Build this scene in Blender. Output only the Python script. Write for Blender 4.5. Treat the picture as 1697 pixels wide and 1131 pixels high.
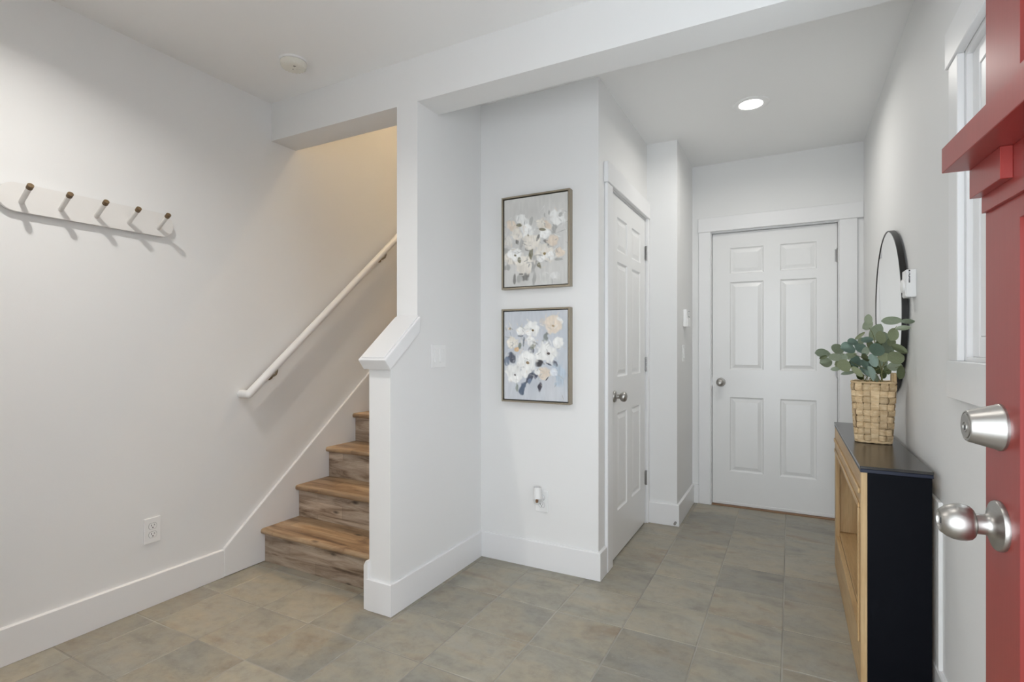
import bpy, bmesh, math, random
import numpy as np
from mathutils import Vector, Matrix

# ------------------------------------------------------------------ clear
for o in list(bpy.data.objects):
    bpy.data.objects.remove(o, do_unlink=True)
SC = bpy.context.scene
COL = SC.collection
RND = random.Random(7)
PI = math.pi

# ------------------------------------------------------------------ camera
CAM_H, YAW, FPX, HORIZON = 1.19, math.radians(27.866), 872.4, 575.6
cam_data = bpy.data.cameras.new('camera')
cam_data.sensor_fit = 'HORIZONTAL'
cam_data.sensor_width = 36.0
cam_data.lens = 36.0 * FPX / 1697.0
cam_data.shift_y = (HORIZON - 565.5) / 1697.0
cam_data.clip_start = 0.02
cam = bpy.data.objects.new('camera', cam_data)
COL.objects.link(cam)
cam.location = (0, 0, CAM_H)
cam.rotation_euler = (math.radians(90), 0, YAW)
SC.camera = cam

# ------------------------------------------------------------------ world and light
world = bpy.data.worlds.new('overcast_sky')
SC.world = world
world.use_nodes = True
WN = world.node_tree
WN.nodes['Background'].inputs[0].default_value = (0.86, 0.93, 1.0, 1)
WN.nodes['Background'].inputs[1].default_value = 6.9
HALL_LAMP = 5.7          # watts
ROOM_LAMP = 9.2
ENTRY_LAMP = 1.5
STAIR_LAMP = 520.0       # radiance of the globe

def portal(name, loc, rot, sx, sy):
    l = bpy.data.lights.new(name, 'AREA')
    l.shape = 'RECTANGLE'; l.size = sx; l.size_y = sy
    l.cycles.is_portal = True
    o = bpy.data.objects.new(name, l); COL.objects.link(o)
    o.location = loc; o.rotation_euler = rot
    return o
portal('entry_portal', (-0.14, -0.06, 1.04), (math.radians(90), 0, 0), 0.92, 2.08)
portal('window_portal', (0.60, 1.40, 1.585), (math.radians(90), 0, math.radians(90)), 1.01, 0.87)

SC.view_settings.view_transform = 'Standard'
SC.view_settings.look = 'None'
SC.view_settings.gamma = 1.0
SC.view_settings.use_curve_mapping = False
SC.view_settings.exposure = 0.04

# ------------------------------------------------------------------ helpers
def link(o, parent=None):
    COL.objects.link(o)
    if parent is not None:
        o.parent = parent
    return o

def obj(name, bm, mat, parent=None, loc=(0, 0, 0), rot=(0, 0, 0), smooth=None):
    me = bpy.data.meshes.new(name)
    bmesh.ops.recalc_face_normals(bm, faces=bm.faces[:])
    bm.to_mesh(me); bm.free()
    if smooth is not None:
        for p in me.polygons:
            p.use_smooth = True
        me.set_sharp_from_angle(angle=math.radians(smooth))
    me.materials.append(mat)
    o = bpy.data.objects.new(name, me)
    o.location = loc; o.rotation_euler = rot
    return link(o, parent)

def share(name, src, parent=None, loc=(0, 0, 0), rot=(0, 0, 0), scale=(1, 1, 1)):
    o = bpy.data.objects.new(name, src.data)
    o.location = loc; o.rotation_euler = rot; o.scale = scale
    return link(o, parent)

def tag(o, label, cat=None, group=None, kind=None):
    if label: o['label'] = label
    if cat: o['category'] = cat
    if group: o['group'] = group
    if kind: o['kind'] = kind
    return o

def empty(name, loc=(0, 0, 0), rot=(0, 0, 0), parent=None):
    o = bpy.data.objects.new(name, None)
    o.empty_display_size = 0.05
    o.location = loc; o.rotation_euler = rot
    return link(o, parent)

def thing(name, label, cat, loc=(0, 0, 0), rot=(0, 0, 0), group=None):
    return tag(empty(name, loc, rot), label, cat, group)

def add_box(bm, x0, x1, y0, y1, z0, z1, bev=0.0, seg=1):
    r = bmesh.ops.create_cube(bm, size=1.0)
    vs = r['verts']
    for v in vs:
        v.co = Vector(((x0 + x1) / 2 + v.co.x * (x1 - x0), (y0 + y1) / 2 + v.co.y * (y1 - y0), (z0 + z1) / 2 + v.co.z * (z1 - z0)))
    if bev > 0:
        es = {e for v in vs for e in v.link_edges}
        bmesh.ops.bevel(bm, geom=list(es), offset=bev, segments=seg, profile=0.5, affect='EDGES')

def box(x0, x1, y0, y1, z0, z1, bev=0.0, seg=1):
    bm = bmesh.new(); add_box(bm, x0, x1, y0, y1, z0, z1, bev, seg); return bm

def boxes(lst, bev=0.0, seg=1):
    bm = bmesh.new()
    for b in lst: add_box(bm, *b, bev, seg)
    return bm

def prism(bm, pts, axis, a0, a1, bev=0.0, seg=1):
    """polygon pts (2D) extruded along axis ('x': pts are (y,z); 'y': (x,z); 'z': (x,y))"""
    def mk(p, a):
        return {'x': (a, p[0], p[1]), 'y': (p[0], a, p[1]), 'z': (p[0], p[1], a)}[axis]
    lo = [bm.verts.new(mk(p, a0)) for p in pts]
    hi = [bm.verts.new(mk(p, a1)) for p in pts]
    n = len(pts); fs = [bm.faces.new(lo), bm.faces.new(hi)]
    for i in range(n):
        fs.append(bm.faces.new((lo[i], lo[(i + 1) % n], hi[(i + 1) % n], hi[i])))
    if bev > 0:
        es = {e for f in fs for e in f.edges}
        bmesh.ops.recalc_face_normals(bm, faces=fs)
        bmesh.ops.bevel(bm, geom=list(es), offset=bev, segments=seg, profile=0.5, affect='EDGES')
    return bm

def lathe(bm, prof, seg=40, M=None):
    """prof: (radius, height) along local z"""
    M = M or Matrix()
    rings = []
    for r, z in prof:
        if r < 1e-6:
            rings.append([bm.verts.new(M @ Vector((0, 0, z)))])
        else:
            rings.append([bm.verts.new(M @ Vector((r * math.cos(2 * PI * i / seg), r * math.sin(2 * PI * i / seg), z))) for i in range(seg)])
    for a, b in zip(rings, rings[1:]):
        for i in range(seg):
            j = (i + 1) % seg
            if len(a) == 1 and len(b) == 1: continue
            if len(a) == 1: bm.faces.new((a[0], b[i], b[j]))
            elif len(b) == 1: bm.faces.new((a[i], a[j], b[0]))
            else: bm.faces.new((a[i], a[j], b[j], b[i]))
    for R in (rings[0], rings[-1]):
        if len(R) > 1:
            try: bm.faces.new(R)
            except ValueError: pass
    return bm

def tube(bm, pts, rad, seg=12, closed=False):
    pts = [Vector(p) for p in pts]
    n = len(pts)
    rr = rad if isinstance(rad, (list, tuple)) else [rad] * n
    rings = []; up = None
    for i, p in enumerate(pts):
        if closed: t = pts[(i + 1) % n] - pts[i - 1]
        else: t = pts[min(i + 1, n - 1)] - pts[max(i - 1, 0)]
        t.normalize()
        if up is None:
            up = t.orthogonal().normalized()
        up = (up - t * up.dot(t)).normalized()
        sd = t.cross(up)
        rings.append([bm.verts.new(p + (up * math.cos(2 * PI * k / seg) + sd * math.sin(2 * PI * k / seg)) * rr[i]) for k in range(seg)])
    m = n if closed else n - 1
    for i in range(m):
        a, b = rings[i], rings[(i + 1) % n]
        for k in range(seg):
            bm.faces.new((a[k], a[(k + 1) % seg], b[(k + 1) % seg], b[k]))
    if not closed:
        bm.faces.new(rings[0]); bm.faces.new(rings[-1])
    return bm

# ------------------------------------------------------------------ materials
class NT:
    def __init__(self, name):
        self.m = bpy.data.materials.new(name); self.m.use_nodes = True
        self.t = self.m.node_tree; self.b = self.t.nodes['Principled BSDF']
    def n(self, kind, **kw):
        nd = self.t.nodes.new(kind)
        for k, v in kw.items():
            if k.startswith('i_'): nd.inputs[k[2:].replace('_', ' ')].default_value = v
            else: setattr(nd, k, v)
        return nd
    def l(self, a, b): self.t.links.new(a, b)
    def ramp(self, fac, stops, interp='LINEAR'):
        r = self.n('ShaderNodeValToRGB'); r.color_ramp.interpolation = interp
        while len(r.color_ramp.elements) < len(stops): r.color_ramp.elements.new(0.5)
        for e, (p, c) in zip(r.color_ramp.elements, stops):
            e.position = p; e.color = (*c, 1) if len(c) == 3 else c
        self.l(fac, r.inputs[0]); return r.outputs[0]
    def mix(self, fac, a, b, mode='MIX'):
        m = self.n('ShaderNodeMix', data_type='RGBA', blend_type=mode)
        for s, v in ((m.inputs[0], fac), (m.inputs[6], a), (m.inputs[7], b)):
            if isinstance(v, (int, float)): s.default_value = v
            elif isinstance(v, tuple): s.default_value = (*v, 1) if len(v) == 3 else v
            else: self.l(v, s)
        return m.outputs[2]
    def coord(self, scale=(1, 1, 1), rnd=0.0, rot=(0, 0, 0)):
        tc = self.n('ShaderNodeTexCoord'); mp = self.n('ShaderNodeMapping')
        mp.inputs['Scale'].default_value = scale; mp.inputs['Rotation'].default_value = rot
        self.l(tc.outputs['Object'], mp.inputs['Vector'])
        if rnd:
            oi = self.n('ShaderNodeObjectInfo')
            mu = self.n('ShaderNodeMath', operation='MULTIPLY'); mu.inputs[1].default_value = rnd
            self.l(oi.outputs['Random'], mu.inputs[0]); self.l(mu.outputs[0], mp.inputs['Location'])
        return mp.outputs[0]
    def noise(self, vec, scale=5, detail=4, rough=0.5, dist=0.0):
        nd = self.n('ShaderNodeTexNoise')
        nd.inputs['Scale'].default_value = scale; nd.inputs['Detail'].default_value = detail
        nd.inputs['Roughness'].default_value = rough; nd.inputs['Distortion'].default_value = dist
        self.l(vec, nd.inputs['Vector']); return nd.outputs['Fac']
    def bump(self, h, strength=0.1, dist=0.01):
        b = self.n('ShaderNodeBump'); b.inputs['Strength'].default_value = strength; b.inputs['Distance'].default_value = dist
        self.l(h, b.inputs['Height']); self.l(b.outputs[0], self.b.inputs['Normal'])
    def base(self, c):
        s = self.b.inputs['Base Color']
        if isinstance(c, tuple): s.default_value = (*c, 1)
        else: self.l(c, s)
    def set(self, rough=None, metal=None, spec=None, coat=None):
        if rough is not None: self.b.inputs['Roughness'].default_value = rough
        if metal is not None: self.b.inputs['Metallic'].default_value = metal
        if spec is not None: self.b.inputs['Specular IOR Level'].default_value = spec
        if coat is not None: self.b.inputs['Coat Weight'].default_value = coat

def paint(name, col, rough=0.5, var=0.02, scale=60, bump=0.03, spec=0.4, dist=0.002):
    q = NT(name)
    v = q.coord()
    f = q.noise(v, 1.7, 3)
    c2 = tuple(x * (1 - var) for x in col)
    q.base(q.ramp(f, [(0.3, c2), (0.7, col)]))
    q.bump(q.noise(v, scale, 3), bump, dist)
    q.set(rough=rough, spec=spec)
    return q.m

M_WALL = paint('wall_paint', (0.84, 0.84, 0.83), 0.62, 0.015, 190, 0.10, 0.3)
M_CEIL = paint('ceiling_paint', (0.91, 0.91, 0.90), 0.85, 0.01, 120, 0.10, 0.2)
M_TRIM = paint('trim_enamel', (0.86, 0.86, 0.86), 0.32, 0.01, 90, 0.02, 0.5)
M_DOOR = paint('door_enamel', (0.84, 0.84, 0.83), 0.28, 0.01, 140, 0.03, 0.5)
M_PLASTIC = paint('white_plastic', (0.89, 0.89, 0.88), 0.35, 0.0, 30, 0.0, 0.5)
M_IVORY = paint('ivory_plastic', (0.80, 0.78, 0.70), 0.45, 0.01, 30, 0.0, 0.4)
M_DARKSLOT = paint('dark_slot', (0.03, 0.03, 0.03), 0.6, 0.0, 30, 0.0, 0.3)
M_INK = paint('black_ink', (0.02, 0.02, 0.02), 0.5, 0.0, 30, 0.0, 0.3)
M_GROOVE_SHADE = paint('groove_shade_grey', (0.30, 0.30, 0.30), 0.6, 0.0, 30, 0.0, 0.3)  # grey stands in for the shade in gaps of the white plates
M_GREYLCD = paint('grey_display', (0.42, 0.43, 0.42), 0.25, 0.0, 30, 0.0, 0.5)
M_BLACKMETAL = paint('black_metal', (0.015, 0.014, 0.013), 0.35, 0.1, 40, 0.0, 0.5)
M_HOOKWHITE = paint('warm_white_lacquer', (0.80, 0.785, 0.76), 0.5, 0.01, 60, 0.02, 0.4)
M_OAKTHR = paint('oak_threshold', (0.30, 0.17, 0.09), 0.5, 0.3, 20, 0.05, 0.4)
M_RUBBER = paint('white_rubber', (0.7, 0.7, 0.7), 0.7, 0, 30, 0, 0.3)
M_CONCRETE = paint('porch_concrete', (0.42, 0.41, 0.39), 0.8, 0.15, 25, 0.2, 0.3)
M_BLOCKER = paint('blocker_grey', (0.55, 0.55, 0.54), 0.8, 0.1, 12, 0.2, 0.2)
M_GROUT = paint('grout', (0.46, 0.44, 0.39), 0.9, 0.45, 40, 0.3, 0.2)

def mk_metal(name, col, rough, streak=(1, 1, 60), bstr=0.03):
    q = NT(name)
    v = q.coord(streak)
    f = q.noise(v, 20, 4)
    q.base(q.ramp(f, [(0.2, tuple(x * 0.9 for x in col)), (0.8, col)]))
    q.bump(f, bstr, 0.001)
    q.set(rough=rough, metal=1.0)
    return q.m
M_STEEL = mk_metal('satin_nickel', (0.46, 0.445, 0.42), 0.36)
M_CHROME = mk_metal('dull_chrome', (0.36, 0.35, 0.34), 0.28)
M_BRASS = mk_metal('aged_bracket_metal', (0.33, 0.29, 0.22), 0.35)
M_FRAME = mk_metal('champagne_frame', (0.42, 0.37, 0.29), 0.42)

def mk_tile():
    q = NT('slate_tile')
    v = q.coord((1, 1, 1), 37.0)
    v2 = q.coord((1.0, 2.4, 1), 37.0, (0, 0, 0.5))
    a = q.noise(v2, 2.6, 5, 0.55, 0.5)
    b = q.noise(v, 16.0, 8, 0.70, 0.3)
    c = q.noise(q.coord((1.0, 1.7, 1), 61.0, (0, 0, -0.3)), 5.0, 7, 0.65, 0.6)
    base = q.ramp(a, [(0.30, (0.225, 0.217, 0.192)), (0.44, (0.312, 0.298, 0.252)), (0.57, (0.350, 0.318, 0.254)), (0.72, (0.262, 0.214, 0.160))])
    base = q.mix(q.ramp(c, [(0.42, (0, 0, 0)), (0.72, (0.75, 0.75, 0.75))]), base, (0.318, 0.320, 0.298))
    base = q.mix(0.8, base, q.ramp(b, [(0.25, (0.66, 0.65, 0.63)), (0.5, (1.0, 1.0, 1.0)), (0.75, (1.20, 1.19, 1.16))]), 'MULTIPLY')
    oi = q.n('ShaderNodeObjectInfo')
    base = q.mix(1.0, base, q.ramp(oi.outputs['Random'], [(0.0, (0.90, 0.89, 0.88)), (0.5, (1.05, 1.02, 0.97)), (1.0, (1.15, 1.12, 1.06))]), 'MULTIPLY')
    # pale cleft flecks and veins
    vein = q.noise(v2, 13, 8, 0.7, 2.0)
    base = q.mix(q.ramp(vein, [(0.62, (0, 0, 0)), (0.70, (0.35, 0.35, 0.35)), (0.80, (0, 0, 0))]), base, (0.50, 0.47, 0.41))
    q.base(base)
    h = q.mix(0.5, q.noise(v2, 7, 9, 0.7, 0.8), b)
    q.bump(h, 0.35, 0.006)
    q.l(q.ramp(b, [(0.3, (0.36,) * 3), (0.7, (0.52,) * 3)]), q.b.inputs['Roughness'])
    q.set(spec=0.45)
    return q.m
M_TILE = mk_tile()

def mk_wood(name, cols, grain, rough, rnd=23.0, knots=True, bumpk=0.12, fine=(1, 40, 40), planks=None):
    """grain: mapping scale, small along the fibres"""
    q = NT(name)
    v = q.coord(grain, rnd)
    a = q.noise(v, 1.0, 8, 0.62, 0.9)
    c = q.ramp(a, cols)
    v2 = q.coord(fine, rnd)
    g = q.noise(v2, 6, 4, 0.7)
    c = q.mix(0.55, c, q.ramp(g, [(0.25, (0.55, 0.52, 0.50)), (0.6, (1.0, 1.0, 1.0))]), 'MULTIPLY')
    if knots:
        s = q.n('ShaderNodeTexVoronoi'); s.inputs['Scale'].default_value = 1.0
        q.l(q.coord((grain[0] * 1.6, grain[1] * 0.55, grain[2] * 0.55), rnd * 1.7), s.inputs['Vector'])
        c = q.mix(q.ramp(s.outputs['Distance'], [(0.03, (0.85,) * 3), (0.14, (0, 0, 0))]), c, tuple(x * 0.32 for x in cols[0][1]))
    if planks is not None:
        br = q.n('ShaderNodeTexBrick'); br.offset = 0.37
        br.inputs['Scale'].default_value = 1.0; br.inputs['Brick Width'].default_value = 0.52; br.inputs['Row Height'].default_value = 0.073
        br.inputs['Mortar Size'].default_value = 0.0006; br.inputs['Mortar Smooth'].default_value = 0.3
        br.inputs['Color1'].default_value = (0.74, 0.72, 0.70, 1); br.inputs['Color2'].default_value = (1.16, 1.14, 1.10, 1); br.inputs['Mortar'].default_value = (0.45, 0.42, 0.40, 1)
        q.l(q.coord((1, 1, 1), 3.1, planks), br.inputs['Vector'])
        c = q.mix(1.0, c, br.outputs['Color'], 'MULTIPLY')
    q.base(c)
    q.bump(g, bumpk, 0.002)
    q.set(rough=rough, spec=0.4)
    return q.m
M_STAIR = mk_wood('rustic_laminate',
    [(0.26, (0.090, 0.054, 0.032)), (0.37, (0.250, 0.155, 0.090)), (0.50, (0.420, 0.285, 0.170)), (0.64, (0.54, 0.40, 0.26)), (0.80, (0.33, 0.225, 0.145))],
    (2.4, 17, 17), 0.36, planks=(0, 0, 0))
M_RISER = mk_wood('weathered_laminate',
    [(0.27, (0.085, 0.053, 0.035)), (0.38, (0.230, 0.160, 0.110)), (0.50, (0.45, 0.355, 0.275)), (0.64, (0.60, 0.505, 0.41)), (0.80, (0.34, 0.26, 0.20))],
    (2.8, 20, 20), 0.48, planks=(math.radians(-90), 0, 0))
M_PINE = mk_wood('clear_pine',
    [(0.2, (0.40, 0.24, 0.105)), (0.45, (0.57, 0.375, 0.18)), (0.6, (0.64, 0.45, 0.235)), (0.85, (0.52, 0.32, 0.145))],
    (12, 1.6, 12), 0.45, knots=True, bumpk=0.04, fine=(40, 1, 40))
M_PINE_V = mk_wood('clear_pine_upright',
    [(0.2, (0.40, 0.24, 0.105)), (0.45, (0.57, 0.375, 0.18)), (0.6, (0.64, 0.45, 0.235)), (0.85, (0.52, 0.32, 0.145))],
    (12, 12, 1.6), 0.45, knots=True, bumpk=0.04, fine=(40, 40, 1))
M_PEGCAP = mk_wood('walnut_cap',
    [(0.2, (0.10, 0.062, 0.03)), (0.5, (0.17, 0.11, 0.055)), (0.8, (0.22, 0.15, 0.08))], (60, 60, 20), 0.5, knots=False, bumpk=0.03)
def wicker_tone(m):
    t = m.node_tree; b = t.nodes['Principled BSDF']
    src = b.inputs['Base Color'].links[0].from_socket
    oi = t.nodes.new('ShaderNodeObjectInfo'); r = t.nodes.new('ShaderNodeValToRGB'); mx = t.nodes.new('ShaderNodeMix')
    mx.data_type = 'RGBA'; mx.blend_type = 'MULTIPLY'; mx.inputs[0].default_value = 1.0
    r.color_ramp.elements[0].color = (0.74, 0.70, 0.64, 1); r.color_ramp.elements[1].color = (1.12, 1.10, 1.06, 1)
    t.links.new(oi.outputs['Random'], r.inputs[0]); t.links.new(src, mx.inputs[6]); t.links.new(r.outputs[0], mx.inputs[7]); t.links.new(mx.outputs[2], b.inputs['Base Color'])
    return m
M_WICKER = wicker_tone(mk_wood('banana_leaf_strip',
    [(0.2, (0.50, 0.33, 0.17)), (0.45, (0.70, 0.52, 0.31)), (0.65, (0.80, 0.64, 0.42)), (0.9, (0.60, 0.42, 0.23))], (30, 30, 60), 0.6, knots=False, bumpk=0.10))
M_BLACKTOP = paint('black_lacquer', (0.020, 0.018, 0.016), 0.22, 0.2, 60, 0.03, 0.9)
M_NAVY = paint('navy_black_paint', (0.0022, 0.0030, 0.0062), 0.55, 0.2, 120, 0.06, 0.12)
M_NAVYEDGE = paint('navy_edge_paint', (0.004, 0.010, 0.035), 0.4, 0.2, 120, 0.03, 0.5)

def mk_red():
    q = NT('red_door_paint')
    v = q.coord((30, 30, 2.0))
    f = q.noise(v, 4, 5, 0.6)
    q.base(q.ramp(f, [(0.2, (0.225, 0.020, 0.016)), (0.8, (0.252, 0.026, 0.020))]))
    q.bump(f, 0.10, 0.001)
    q.set(rough=0.36, spec=0.6, coat=0.25)
    q.b.inputs['Coat Roughness'].default_value = 0.30
    return q.m
M_RED = mk_red()

def mk_glass(name):
    q = NT(name)
    q.base((0.95, 0.97, 0.97)); q.set(rough=0.0)
    q.b.inputs['Transmission Weight'].default_value = 1.0
    q.b.inputs['IOR'].default_value = 1.1
    return q.m
M_GLASS = mk_glass('clear_glass')
q = NT('mirror_silver'); q.base((0.93, 0.93, 0.92)); q.set(rough=0.02, metal=1.0); M_MIRROR = q.m

def mk_leaf(name, c1, c2):
    q = NT(name)
    v = q.coord((1, 1, 1), 11.0)
    f = q.noise(v, 22, 4, 0.6)
    oi = q.n('ShaderNodeObjectInfo')
    c = q.ramp(f, [(0.25, c1), (0.75, c2)])
    c = q.mix(1.0, c, q.ramp(oi.outputs['Random'], [(0, (0.85, 0.88, 0.85)), (1, (1.12, 1.10, 1.06))]), 'MULTIPLY')
    q.base(c); q.bump(f, 0.1, 0.001); q.set(rough=0.55, spec=0.3)
    return q.m
M_LEAF = [mk_leaf('eucalyptus_olive', (0.30, 0.34, 0.20), (0.42, 0.455, 0.31)),
          mk_leaf('eucalyptus_sage', (0.42, 0.49, 0.38), (0.58, 0.635, 0.52)),
          mk_leaf('eucalyptus_blue', (0.38, 0.51, 0.46), (0.52, 0.64, 0.58)),
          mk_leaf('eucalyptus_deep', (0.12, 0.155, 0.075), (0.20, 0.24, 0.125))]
M_STEM = mk_leaf('eucalyptus_stem', (0.20, 0.20, 0.085), (0.32, 0.31, 0.15))

def mk_emit(name, col, strength):
    q = NT(name)
    q.base((0.9, 0.9, 0.9))
    q.b.inputs['Emission Color'].default_value = (*col, 1)
    q.b.inputs['Emission Strength'].default_value = strength
    return q.m
M_LENS = mk_emit('downlight_lens', (1.0, 0.97, 0.92), 6.0)
M_LENS_STAIR = mk_emit('stair_globe_glow', (1.0, 0.74, 0.45), STAIR_LAMP)

def mk_canvas(name):
    q = NT(name)
    at = q.n('ShaderNodeAttribute'); at.attribute_name = 'paint'
    q.base(at.outputs['Color'])
    q.bump(q.noise(q.coord(), 220, 3), 0.15, 0.001)
    q.set(rough=0.7, spec=0.2)
    return q.m
M_CANVAS = mk_canvas('painted_canvas')

# ------------------------------------------------------------------ dimensions
XL, XR = -2.60, 0.435            # left and right wall faces
YF, YB = 0.10, 4.22              # front and back wall faces
ZC = 2.57                        # ceiling
SX0, SX1 = -1.690, -1.566        # stair wall
YP = 2.58                        # picture wall face
XC = -0.865                      # closet wall face
YR = 3.605                       # return wall face
XS = -0.665                      # short hall wall face
BB_H, BB_T = 0.142, 0.015

def struct(name, bm, m, label=None, parent=None, smooth=None):
    o = obj(name, bm, m, parent, smooth=smooth)
    if parent is None:
        o['kind'] = 'structure'
        if label: o['label'] = label
    return o

# ------------------------------------------------------------------ shell
struct('wall_left', box(XL - 0.12, XL, -0.05, 6.2, -0.05, 5.42), M_WALL, 'long white wall carrying the coat rack and the handrail')
rw = bmesh.new()
WY0, WY1, WZ0, WZ1 = 0.90, 1.905, 1.150, 2.020       # window opening
for b in ((XR, XR + 0.14, -0.05, WY0, -0.05, ZC), (XR, XR + 0.14, WY1, 4.36, -0.05, ZC), (XR, XR + 0.14, WY0, WY1, -0.05, WZ0), (XR, XR + 0.14, WY0, WY1, WZ1, ZC)):
    add_box(rw, *b)
struct('wall_right', rw, M_WALL, 'white wall behind the console table')
struct('wall_front', boxes([(XL, -0.60, -0.05, YF, -0.05, ZC), (0.322, XR, -0.05, YF, -0.05, ZC), (-0.60, 0.322, -0.05, YF, 2.09, ZC)]), M_WALL, 'white wall around the entrance opening')
DX0, DX1, DZ1 = -0.530, 0.292, 2.052               # back door opening
struct('wall_back', boxes([(XS, DX0, YB, YB + 0.14, -0.05, ZC), (DX1, XR, YB, YB + 0.14, -0.05, ZC), (DX0, DX1, YB, YB + 0.14, DZ1, ZC)]), M_WALL, 'white end wall around the far panelled door')
kw = bmesh.new()
prism(kw, [(1.81, -0.05), (6.2, -0.05), (6.2, 5.42), (2.0, 5.42), (2.0, 1.262), (1.81, 1.107)], 'x', SX0, SX1)
struct('wall_stair', kw, M_WALL, 'white stair wall with a low sloping end')
struct('wall_picture', box(SX1, XC, YP, YP + 0.11, -0.05, ZC), M_WALL, 'narrow white wall with two paintings')
CY0, CY1, CZ1 = 2.790, 3.570, 2.052                # closet door opening
struct('wall_closet', boxes([(XC - 0.11, XC, YP + 0.11, CY0, -0.05, ZC), (XC - 0.11, XC, CY1, YR, -0.05, ZC), (XC - 0.11, XC, CY0, CY1, CZ1, ZC)]), M_WALL, 'white wall around the narrow side door')
struct('wall_return', box(SX1, XS, YR, YB + 0.14, -0.05, ZC), M_WALL, 'white corner jutting out beside the far door')
struct('ceiling', boxes([(XL, XR + 0.14, -0.05, 2.0, ZC, ZC + 0.12), (SX1, XR + 0.14, 2.0, YB + 0.14, ZC, ZC + 0.12)]), M_CEIL, 'flat white ceiling')
struct('ceiling_beam', boxes([(XL, SX0, 2.0, 2.167, 2.358, ZC), (SX1, XR, 2.0, 2.167, 2.358, ZC)]), M_WALL, 'white dropped beam crossing the room')
struct('wall_stairwell', boxes([(XL, SX0, 2.0, 2.167, ZC, 5.42), (XL, SX0, 6.08, 6.2, 2.9, 5.42)]), M_WALL, 'white upper wall of the stairwell')
struct('ceiling_stairwell', box(XL - 0.12, SX1, 1.9, 6.2, 5.42, 5.5), M_CEIL, 'white ceiling high above the stairs')
struct('floor_landing', box(XL, SX0, 5.10, 6.2, 2.70, 2.805), M_STAIR, 'upper landing')
struct('blocker_wall', box(2.4, 2.5, -2.5, 6.0, -0.1, 1.9), M_BLOCKER, 'unseen grey wall added outside the window to block sky light')  # added out of view to weaken daylight through the window
struct('blocker_window_top', box(XR + 0.14, 1.35, -0.3, 4.4, 2.30, 2.42), M_BLOCKER, 'unseen slab added above the window to cut high sky light')  # added out of view so less high sky reaches the window jamb
struct('blocker_entry_top', box(-2.2, 1.35, -2.0, -0.05, 2.36, 2.46), M_BLOCKER, 'unseen slab added over the entrance to cut high sky light')  # added out of view to dim daylight near the entrance
struct('floor_porch', box(-1.4, 1.2, -1.6, 0.02, -0.12, -0.03), M_CONCRETE, 'concrete porch slab')

# ------------------------------------------------------------------ floor and tiles
floor = struct('floor', box(XL, XR, 0.02, YB + 0.12, -0.06, -0.0016), M_GROUT, 'floor of square grey brown slate tiles')
TX, TY, GAP = 0.301, 0.299, 0.0042
def tile_mesh(w, d, seed):
    bm = bmesh.new()
    r = random.Random(seed)
    j = lambda: r.uniform(-0.0007, 0.0007)
    c = 0.0022
    bot = [(-w / 2, -d / 2), (w / 2, -d / 2), (w / 2, d / 2), (-w / 2, d / 2)]
    bot = [(x + j(), y + j()) for x, y in bot]
    top = [(x - math.copysign(c, x), y - math.copysign(c, y)) for x, y in bot]
    L = [[bm.verts.new((x, y, z)) for x, y in P] for P, z in ((bot, -0.010), (bot, -0.0016), (top, 0.0))]
    for a, b in zip(L, L[1:]):
        for i in range(4): bm.faces.new((a[i], a[(i + 1) % 4], b[(i + 1) % 4], b[i]))
    bm.faces.new(L[2]); bm.faces.new(L[0])
    return bm
x_lines = [-0.028 + TX * k for k in range(-9, 3)]
y_lines = [0.995 + TY * k for k in range(-4, 12)]
full = [None, None, None]
def hidden(x0, x1, y0, y1):
    if x1 < SX1 - 0.02 and y0 > 2.0: return True          # under the stairs
    if SX1 < x1 <= XC and y0 > YP + 0.02: return True     # inside the closet
    if x1 <= XS and y0 > YR + 0.02: return True
    return False
for i in range(len(x_lines) - 1):
    for j in range(len(y_lines) - 1):
        x0, x1 = max(x_lines[i], XL + 0.003) + GAP / 2, min(x_lines[i + 1], XR - 0.003) - GAP / 2
        y0, y1 = max(y_lines[j], 0.03) + GAP / 2, min(y_lines[j + 1], 4.225) - GAP / 2
        if x1 - x0 < 0.02 or y1 - y0 < 0.02 or hidden(x0, x1, y0, y1): continue
        loc = ((x0 + x1) / 2, (y0 + y1) / 2, RND.uniform(-0.0005, 0.0004))
        if abs(x1 - x0 - TX + GAP) < 1e-4 and abs(y1 - y0 - TY + GAP) < 1e-4:
            k = (i * 5 + j * 3) % 3
            if full[k] is None:
                full[k] = obj('tile', tile_mesh(x1 - x0, y1 - y0, k), M_TILE, floor, loc)
            else:
                share('tile', full[k], floor, loc)
        else:
            obj('tile', tile_mesh(x1 - x0, y1 - y0, i * 31 + j), M_TILE, floor, loc)

# ------------------------------------------------------------------ baseboards
def bb_profile(depth_sign=1):
    return [(0, 0), (BB_T, 0), (BB_T, BB_H - 0.004), (BB_T - 0.004, BB_H), (0, BB_H)]
def baseboard_run(bm, p0, p1, nrm):
    """board along the floor from p0 to p1 (wall face), thickness along nrm"""
    p0, p1, nrm = Vector((*p0, 0)), Vector((*p1, 0)), Vector((*nrm, 0))
    ends = []
    for p in (p0, p1):
        ends.append([bm.verts.new(p + nrm * a + Vector((0, 0, z + 0.001))) for a, z in bb_profile()])
    n = 5
    bm.faces.new(ends[0]); bm.faces.new(ends[1])
    for i in range(n): bm.faces.new((ends[0][i], ends[0][(i + 1) % n], ends[1][(i + 1) % n], ends[1][i]))
def baseboard(name, runs, label):
    bm = bmesh.new()
    for r in runs: baseboard_run(bm, *r)
    return struct(name, bm, M_TRIM, label)
baseboard('baseboard_left', [((XL, YF), (XL, 1.708), (1, 0))], 'tall white baseboard under the coat rack')
baseboard('baseboard_knee', [((SX0 - 0.006, 1.81), (SX1 + BB_T, 1.81), (0, -1)), ((SX1, 1.81), (SX1, YP - BB_T), (1, 0))], 'white baseboard wrapping the end of the stair wall')
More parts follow.
